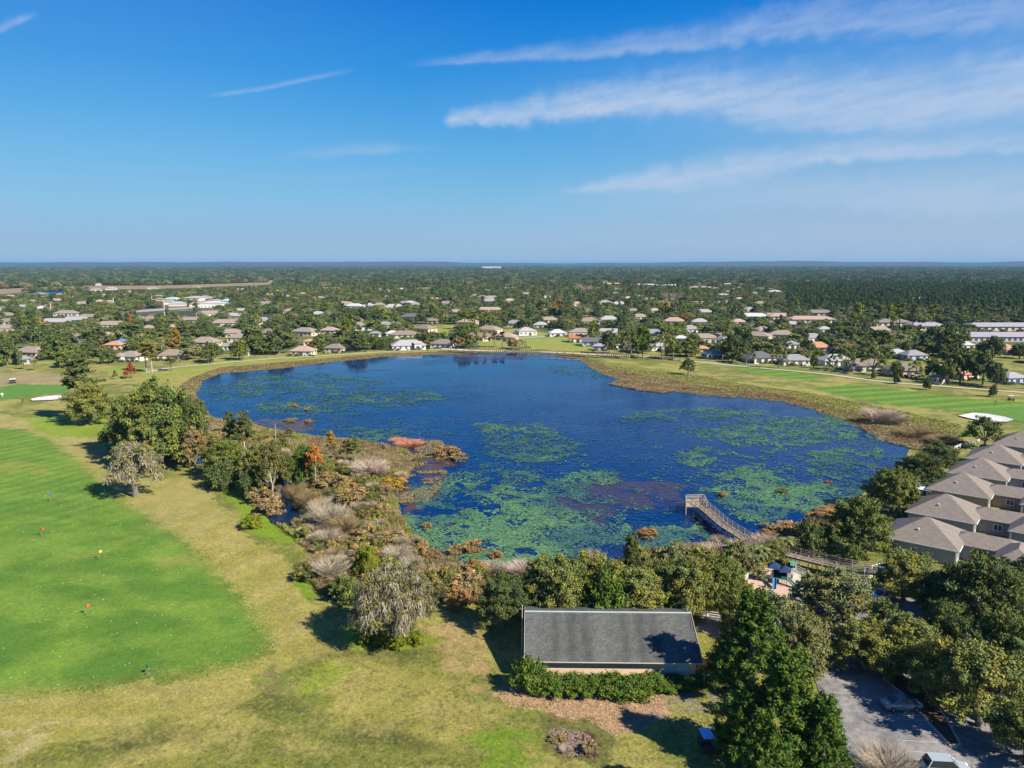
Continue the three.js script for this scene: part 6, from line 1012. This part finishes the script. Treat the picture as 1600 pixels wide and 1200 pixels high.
// ---------------------------------------------------------------- trees across the lake and the woods to the horizon
srand(991);
const line = rows => x => { let k = 1; while (k < rows.length - 1 && rows[k][0] < x) k++; const a = rows[k - 1], b = rows[k]; return a[1] + (b[1] - a[1]) * (x - a[0]) / (b[0] - a[0]); };
const treeEdge = line([[-300, 562], [0, 566], [150, 572], [260, 566], [330, 560], [420, 554.5], [520, 549.5], [600, 545.5], [690, 542], [740, 544], [900, 548], [1000, 553], [1130, 565], [1290, 580], [1400, 592], [1500, 603], [1600, 612], [1900, 640]]);
const lawns = ['lawnMid', 'lawnSpit', 'lawnRight', 'lawnClub', 'lawnL2', 'openL'].map(k => R[k]);
const farMarsh = poly([[-300, 452.8], [0, 451.8], [110, 447.2], [260, 446.2], [420, 441.2], [440, 444], [300, 449.3], [230, 452], [130, 452.4], [90, 453.4], [0, 459.8], [-300, 461.8]]);
const streets = [[[770, 532], [840, 527], [900, 520], [960, 514], [1060, 508]], [[140, 488], [230, 483], [300, 478], [420, 470]], [[830, 503], [900, 497], [980, 494]]].map(s => s.map(p => pxz(p[0], p[1])));
const nearStreet = (x, z) => streets.some(s => s.some((a, i) => { if (!i) return false; const b = s[i - 1], dx = a[0] - b[0], dz = a[1] - b[1], t = clamp(((x - b[0]) * dx + (z - b[1]) * dz) / (dx * dx + dz * dz)); return Math.hypot(x - b[0] - t * dx, z - b[1] - t * dz) < 8; }));
// small houses that show only as pale specks between the treetops
const specks = [];
for (let i = 0; i < 230; i++) { const x = rr(-10, 1610), y = 411 + 10 + 58 * Math.pow(rnd(), 1.2); if (Math.abs(x - 1450) < 200 && y > 428 && rnd() < 0.85) continue; const g = G(x, y); if (inside(farMarsh, g.x, g.z)) continue; specks.push({ x, y, g, depth: -g.z, w: rr(14, 22) }); }
for (let i = 0; i < 260 && specks.length < 330; i++) { const x = rr(-10, 1610), y = rr(462, 535); if (x > 1180 && y < 505) continue; const g = G(x, y); if (inside(farMarsh, g.x, g.z) || inside(R.openL, g.x, g.z) || houseAt.some(h => Math.abs(h.x - x) < h.w * 0.9 + 8 && Math.abs(h.y - y) < 10) || specks.some(h => Math.abs(h.x - x) < 30 && Math.abs(h.y - y) < 7)) continue; specks.push({ x, y, g, depth: -g.z, w: rr(13, 18), near: 1 }); }
const clear = houseAt.map(h => ({ x: h.x, y: h.y, r: h.w / 2, z: h.z, gx: h.gx, m: h.w / 2 * h.depth / F })).concat(specks.map(s => ({ x: s.x, y: s.y, r: s.w / 2 * F / s.depth, z: s.g.z, gx: s.g.x, m: s.w / 2 })));
const buckets = new Map(); for (const c of clear) for (let k = Math.floor((c.x - c.r - 12) / 40); k <= Math.floor((c.x + c.r + 12) / 40); k++) { if (!buckets.has(k)) buckets.set(k, []); buckets.get(k).push(c); }
function blocked(x, z, w, h) {
  const b = toPx({ x, y: 0, z }), t = toPx({ x, y: h, z }), rpx = w / 2 * F / b[2];
  for (const c of buckets.get(Math.floor(b[0] / 40)) ?? []) {
    if (Math.hypot(c.gx - x, c.z - z) < c.m + w * 0.35 + 2 && z < c.z + 5 ) { if (Math.abs(c.gx - x) < c.m + w * 0.3 && z > c.z - 12) return true; }
    if (z > c.z) { const over = Math.min(b[0] + rpx, c.x + c.r) - Math.max(b[0] - rpx, c.x - c.r); if (over > 0.5 * Math.min(2 * c.r, 2 * rpx) && t[1] < c.y - 4.5 && b[1] > c.y - 3 && (z - c.z) < 120) return true; }
  }
  return false;
}
const marshRim = line([[-300, 462], [0, 460.5], [52, 460], [100, 458], [160, 454], [260, 452], [300, 450.5], [440, 445.5]]);
function overMarsh(x, z, w, h) { const b = toPx({ x, y: 0, z }), t = toPx({ x, y: h, z }); if (b[0] > 430 || b[1] < 444) return false; const e = marshRim(b[0]); return b[1] > e - 3 && t[1] < e - 1.5 && !(b[0] > 104 && b[0] < 128); }
function free(x, z, w, h, soft) {
  const [px, py] = toPx({ x, y: 0, z }); if (py > treeEdge(px) || inside(LAKE, x, z) || inside(farMarsh, x, z) || nearStreet(x, z)) return false;
  for (const l of lawns) if (inside(l, x, z)) return false;
  if (overMarsh(x, z, w, h)) return false;
  return soft || !blocked(x, z, w, h);
}
const cand = [];
// those that can be picked out in the photograph: kind, colour, x, foot, top, width
const picked = [['farOakA', 'oakDark', 558, 549, 517, 46], ['farOakB', 'oakDark', 597, 546, 529, 27], ['farOakC', 'oakDark', 436, 553, 511, 52], ['farOakD', 'oak', 411, 554, 532, 36], ['farOakA', 'oak', 500, 550, 528, 28], ['farOakB', 'oakDark', 480, 520, 492, 56], ['farOakC', 'oakDark', 545, 512, 488, 40], ['farOakA', 'oak', 585, 520, 500, 44], ['farOakB', 'oakOlive', 600, 505, 480, 30], ['farOakD', 'oakDark', 575, 505, 484, 34],
  ['farSparse', 'brown', 666, 544, 531, 20], ['farOakA', 'oakDark', 722, 543, 512, 36], ['farSparse', 'brown', 716, 545, 526, 28], ['farPineA', 'yellow', 745, 543, 514, 16], ['farPineB', 'gold', 757, 543, 516, 14], ['farPineA', 'olive', 772, 543, 517, 18], ['farPineB', 'olive', 785, 543, 518, 18], ['farOakC', 'oak', 735, 544, 522, 20], ['farOakD', 'brown', 800, 545, 527, 22], ['farSparse', 'tan', 812, 547, 530, 26],
  ['farPineA', 'lime', 726, 515, 484, 24], ['farPineB', 'lime', 742, 515, 485, 26], ['farPineA', 'lime', 758, 514, 486, 24], ['farPineB', 'olive', 690, 512, 486, 18], ['farOakA', 'oakDark', 820, 522, 496, 30], ['farSparse', 'yellow', 880, 507, 490, 14], ['farPineA', 'orange', 874, 490, 467, 14], ['farOakC', 'orange', 866, 492, 474, 14], ['farOakA', 'oak', 848, 490, 466, 26],
  ['farOakA', 'oakDark', 952, 553, 515, 38], ['farSparse', 'oak', 985, 559, 513, 46], ['farOakB', 'green', 1004, 558, 510, 36], ['farSparse', 'oakOlive', 1035, 562, 518, 44], ['farPineA', 'lime', 1076, 564, 528, 20], ['farOakC', 'oak', 1052, 561, 526, 34], ['farOakD', 'oakDark', 1140, 562, 520, 38], ['farOakB', 'yellow', 1040, 500, 470, 30], ['farSparse', 'oak', 1165, 569, 540, 36], ['farOakA', 'oakDark', 1160, 550, 508, 44], ['farBare', 'grey', 1050, 475, 452, 34], ['farBare', 'pink', 912, 458, 442, 26], ['farBare', 'pink', 920, 496, 476, 14],
  ['farSparse', 'oakGrey', 1217, 576, 537, 30], ['farOakB', 'oakDark', 1271, 575, 553, 14], ['farSparse', 'oakDark', 1300, 580, 553, 20], ['farSparse', 'oak', 1322, 579, 538, 38], ['farSparse', 'oak', 1364, 585, 540, 46], ['farOakA', 'oak', 1401, 589, 563, 24], ['farSparse', 'oakGrey', 1430, 592, 562, 26], ['farOakC', 'oakDark', 1456, 593, 558, 28], ['farOakA', 'oakDark', 1500, 598, 546, 44], ['farOakB', 'oakDark', 1535, 602, 548, 44], ['farOakC', 'oak', 1480, 600, 560, 32], ['farOakD', 'oakDark', 1556, 606, 566, 34],
  ['farOakA', 'oakDark', 1345, 545, 514, 40], ['farOakB', 'oakDark', 1375, 547, 515, 44], ['farOakC', 'oakDark', 1325, 540, 513, 36], ['farOakA', 'oakDark', 1478, 560, 510, 50], ['farOakB', 'oakDark', 1455, 548, 510, 40], ['farBare', 'grey', 1420, 552, 527, 34], ['farOakD', 'oakDark', 1550, 565, 524, 40], ['farOakC', 'oak', 1502, 540, 515, 34], ['farPineA', 'lime', 1340, 520, 472, 24], ['farPineB', 'lime', 1405, 520, 474, 26], ['farPineA', 'pine', 1372, 521, 474, 24], ['farPineB', 'pine', 1425, 521, 475, 22], ['farPineA', 'lime', 1390, 521, 475, 22], ['farPineB', 'lime', 1455, 515, 476, 24], ['farPineA', 'pine', 1500, 505, 478, 14],
  ['farPineA', 'pine', 268, 580, 555, 22], ['farOakA', 'oakDark', 330, 566, 534, 36], ['farOakB', 'oak', 374, 562, 531, 36], ['farSparse', 'oak', 325, 568, 545, 28], ['farOakC', 'oakDark', 90, 560, 520, 50], ['farOakD', 'oakDark', 60, 545, 512, 54], ['farOakA', 'oak', 105, 574, 545, 42], ['farOakB', 'oakDark', 12, 572, 530, 44], ['farOakC', 'oakDark', 170, 568, 545, 30], ['farOakA', 'oakDark', 150, 545, 512, 60], ['farOakB', 'oakDark', 205, 532, 505, 50], ['farOakC', 'oakDark', 255, 535, 506, 54], ['farOakD', 'oakDark', 330, 535, 510, 60], ['farOakA', 'oakDark', 172, 505, 486, 40], ['farPineB', 'orange', 204, 515, 490, 12], ['farOakB', 'oakDark', 395, 545, 512, 46], ['farPineB', 'yellow', 408, 540, 512, 16], ['farOakA', 'lime', 508, 487, 472, 40]];
for (const [k, m, x, y, t, w] of picked) { const g = G(x, y), D = -g.z, depth = toPx(g)[2], h = EYE - Math.tan(PITCH + Math.atan((t - 600) / F)) * D; cand.push({ k, m, x: g.x, z: g.z, w: w * depth / F, h: Math.max(h, 3), pick: 1 }); }
const cell = 9, taken = new Map(); const key = (x, z) => Math.floor(x / cell) * 100003 + Math.floor(z / cell);
for (const c of cand) taken.set(key(c.x, c.z), 1);
for (let i = 0; i < 42000; i++) {
  const z = -Math.sqrt(rr(400 * 400, 1650 * 1650)), x = rr(-0.74, 0.74) * -z, q = key(x, z); if (taken.has(q)) continue;
  const [px, py] = toPx({ x, y: 0, z }), pineWood = px > 1230 && py < 492 && py > 430, v = rnd(), g = fbm(x / 90, z / 120, 3), open = fbm(x / 70 + 40, z / 70, 3);
  if (!pineWood && open < 0.4 && rnd() < 0.8) continue;
  let k, m, w = rr(10, 17), h = rr(5.5, 9.5);
  if (pineWood ? v < 0.8 : v < 0.06 + 0.12 * smooth(0.5, 0.7, g)) { k = pick(['farPineA', 'farPineB']); m = pineWood ? pick(['pineDark', 'pineDark', 'green', 'pine']) : pick(['pine', 'pineDark', 'olive', 'lime']); w = rr(5, 8); h = rr(11, 17); }
  else if (v > 0.955) { k = 'farBare'; m = pick(['grey', 'pink', 'brown']); w = rr(7, 11); h = rr(6, 9); }
  else if (v > 0.86) { k = 'farSparse'; m = pick(['oakOlive', 'yellow', 'oakGrey', 'brown', 'oakGrey']); }
  else { k = pick(['farOakA', 'farOakB', 'farOakC', 'farOakD']); m = pick(['oakDark', 'oakDark', 'oakDark', 'oakDark', 'oak', 'oak', 'oakGrey']); }
  if (v > 0.9520 && v < 0.955) m = pick(['orange', 'gold']);
  if (!free(x, z, w, h)) continue;
  taken.set(q, 1); cand.push({ k, m, x, z, w, h });
}
cand.sort((a, b) => (b.pick ?? 0) - (a.pick ?? 0) || b.z - a.z);
const single = cand.slice(0, 205), rest = cand.slice(205);
// labels: what kind, how it looks, and which house it stands by
function shortRef(s, n = 8) { let w = s.split(' '); if (w.length > n) { w = w.slice(0, n); let k = w.length; while (k > 3 && !/^(with|beside|behind|at|among|near|by|in|and|above|below|of|next|between|under|just|right|left|on|the|a|far|two|deep|half|before|from|to|over)$/.test(w[k - 1])) k--; if (k > 3) { w = w.slice(0, k); while (/^(with|beside|behind|at|among|near|by|in|and|above|below|of|next|between|under|just|right|left|on|the|a|far|two|deep|half|before|from|to|over|row)$/.test(w[w.length - 1])) w.pop(); } } return w.join(' ').replace(/,$/, ''); }
const LOOK = { oakDark: 'dark', oak: 'deep green', oakOlive: 'olive', oakGrey: 'grey green', green: 'fresh green', lime: 'yellow green', pine: 'olive', pineDark: 'dark', yellow: 'yellowish', gold: 'golden', brown: 'brown', tan: 'tan', grey: 'bare grey', pink: 'bare pinkish', orange: 'orange', olive: 'olive' };
const KIND = k => k.includes('Pine') ? 'pine' : k === 'farBare' ? 'tree' : k === 'farSparse' ? 'open oak' : 'round oak';
const refs = houseAt.filter(h => !h.noRef);
for (const s of single) {
  const p = toPx({ x: s.x, y: 0, z: s.z }); s.px = p[0]; let best, bd = 1e9;
  for (const h of refs) { const d = Math.hypot((h.gx - s.x) * 1.0, (h.z - s.z) * 0.6); if (d < bd) { bd = d; best = h; } }
  const dz = s.z - best.z, rel = dz > 12 ? 'before' : dz < -14 ? 'behind' : s.px < best.x ? 'left of' : 'right of';
  s.base = `${LOOK[s.m]} ${KIND(s.k)} ${rel} the ${shortRef(best.ref)}`; s.brief = `${LOOK[s.m]} ${KIND(s.k)} ${rel} the ${shortRef(best.ref, 5)}`;
}
const ORD = ['first', 'second', 'third', 'fourth', 'fifth', 'sixth', 'seventh', 'eighth', 'ninth', 'tenth', 'eleventh', 'twelfth', 'thirteenth'], groups = {};
for (const s of single) (groups[s.base] ??= []).push(s);
for (const b in groups) { const g = groups[b].sort((a, c) => a.px - c.px); g.forEach((s, i) => { s.label = g.length === 1 ? b : `${ORD[i]} ${s.brief}, left to right`; }); }
const used = new Set(houseAt.map(h => h.ref)); for (const s of single) { if (used.has(s.label)) { s.label = `${s.label.replace(', left to right', '').split(' ').slice(0, 12).join(' ')}, farther rank`; } used.add(s.label); }
for (const s of single) plant(s.k, s.m, s.x, s.z, s.w, s.h, KIND(s.k) === 'pine' ? 'pine_tree' : KIND(s.k) === 'tree' ? 'bare_tree' : 'oak_tree', s.label, 'tree', { group: 'trees among the houses across the lake' });
// the pair of palms on the far left lawn
for (const [x, y, t, w, l] of [[37, 577, 560, 16, 'spreading palm on the far left lawn, wider of the two'], [54, 579, 560, 14, 'palm on the far left lawn with clear trunk'], [1505, 598, 570, 14, 'palm among dark trees by the peach house'], [1295, 577, 566, 8, 'small palm before the long white low house']]) grow('palm', 'palm', x, y, t, w, 'palm_tree', l, 'tree');
// the woods behind: one mass each
const tint = new THREE.MeshPhysicalMaterial({ color: 0xffffff, vertexColors: true, roughness: 0.8, specularIntensity: 0.3, side: THREE.DoubleSide });
const byKind = {};
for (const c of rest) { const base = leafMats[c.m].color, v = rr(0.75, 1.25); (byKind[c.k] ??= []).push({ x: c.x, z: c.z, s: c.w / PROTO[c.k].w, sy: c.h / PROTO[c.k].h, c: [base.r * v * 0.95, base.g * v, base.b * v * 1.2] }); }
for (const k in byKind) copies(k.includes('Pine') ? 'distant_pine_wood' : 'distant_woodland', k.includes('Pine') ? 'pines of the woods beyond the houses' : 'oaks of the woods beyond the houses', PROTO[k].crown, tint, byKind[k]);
const boles = Object.entries(byKind).filter(([k]) => k.includes('Pine')).flatMap(([, l]) => l).filter(l => -l.z < 1000);
copies('distant_pine_trunks', 'pale pine trunks of the woods beyond the houses', PROTO.farPineA.trunk, barkPale, boles.map(l => ({ x: l.x, z: l.z, s: l.s, sy: l.sy })));
{
  const clump = (n, w, h, count, size) => leafy(dome(n, w, 0, h, h * 0.26, h * 0.42, 0.9), count, size, 1.4, 0.15, -0.4, 3), geos = [clump(18, 26, 9, 620, 1.1), clump(22, 30, 11, 680, 1.2)], shades = ['oakDark', 'oakDark', 'oakDark', 'oak', 'pineDark', 'pineDark', 'oakGrey', 'brown'];
  for (let gi = 0; gi < 2; gi++) {
    const L = [];
    for (let i = 0; i < 17000; i++) {
      const z = -Math.sqrt(rr(1550 * 1550, 4300 * 4300)), x = rr(-0.76, 0.76) * -z, h = rr(0.75, 1.35), open = fbm(x / 200, z / 500, 3);
      if (open < 0.4 && rnd() < 0.55) continue; if (inside(farMarsh, x, z) || blocked(x, z, 24, 9) || overMarsh(x, z, 24, 9)) continue;
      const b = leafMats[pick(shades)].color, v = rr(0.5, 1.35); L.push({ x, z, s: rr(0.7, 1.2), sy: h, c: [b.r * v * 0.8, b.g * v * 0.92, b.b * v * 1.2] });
    }
    for (let i = 0; i < 14000; i++) {
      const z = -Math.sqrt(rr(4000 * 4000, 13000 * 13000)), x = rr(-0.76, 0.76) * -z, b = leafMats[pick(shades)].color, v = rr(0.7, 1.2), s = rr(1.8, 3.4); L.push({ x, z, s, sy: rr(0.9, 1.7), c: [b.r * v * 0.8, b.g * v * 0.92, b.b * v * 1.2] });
    }
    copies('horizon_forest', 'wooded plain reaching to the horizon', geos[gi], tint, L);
  }
}
{   // the specks themselves
  const roofs = ['pale', 'tan', 'tan', 'pink', 'grey', 'brown', 'tan'], walls = ['white', 'cream', 'white', 'tan'];
  const seen = {};
  for (const s of specks) { s.roof = pick(roofs); s.wall = pick(walls); let best, bd = 1e9; for (const h of houseAt) { if (h.y < s.y + 4 || h.w < 16) continue; const d = Math.hypot(h.x - s.x, 0.5 * (h.y - s.y)); if (d < bd) { bd = d; best = h; } } s.brief = `${s.near ? 'small' : 'tiny'} ${s.roof === 'pale' ? 'pale grey' : s.roof} roofed house far beyond the ${shortRef(best.ref, 5)}`; (seen[s.brief] ??= []).push(s); }
  for (const b in seen) seen[b].sort((p, q) => p.x - q.x).forEach((s, i, l) => { s.label = l.length === 1 ? b : `${ORD[Math.min(i, 12)]} ${b}, from left`; });
  for (const s of specks) house({ name: 'far_house', w: s.w, d: 11, h: 3.0, rise: 2.6, roof: s.roof, wall: s.wall, plain: !s.near || s.depth > 1000, gable: s.near && rnd() < 0.3, group: 'tiny houses far off between the treetops' }, s.label, s.g, rr(-0.6, 0.6));
}

for (const o of scene.children) o.traverse(m => { if (m.isMesh) { m.castShadow = true; m.receiveShadow = true; } });
renderer.render(scene, camera);
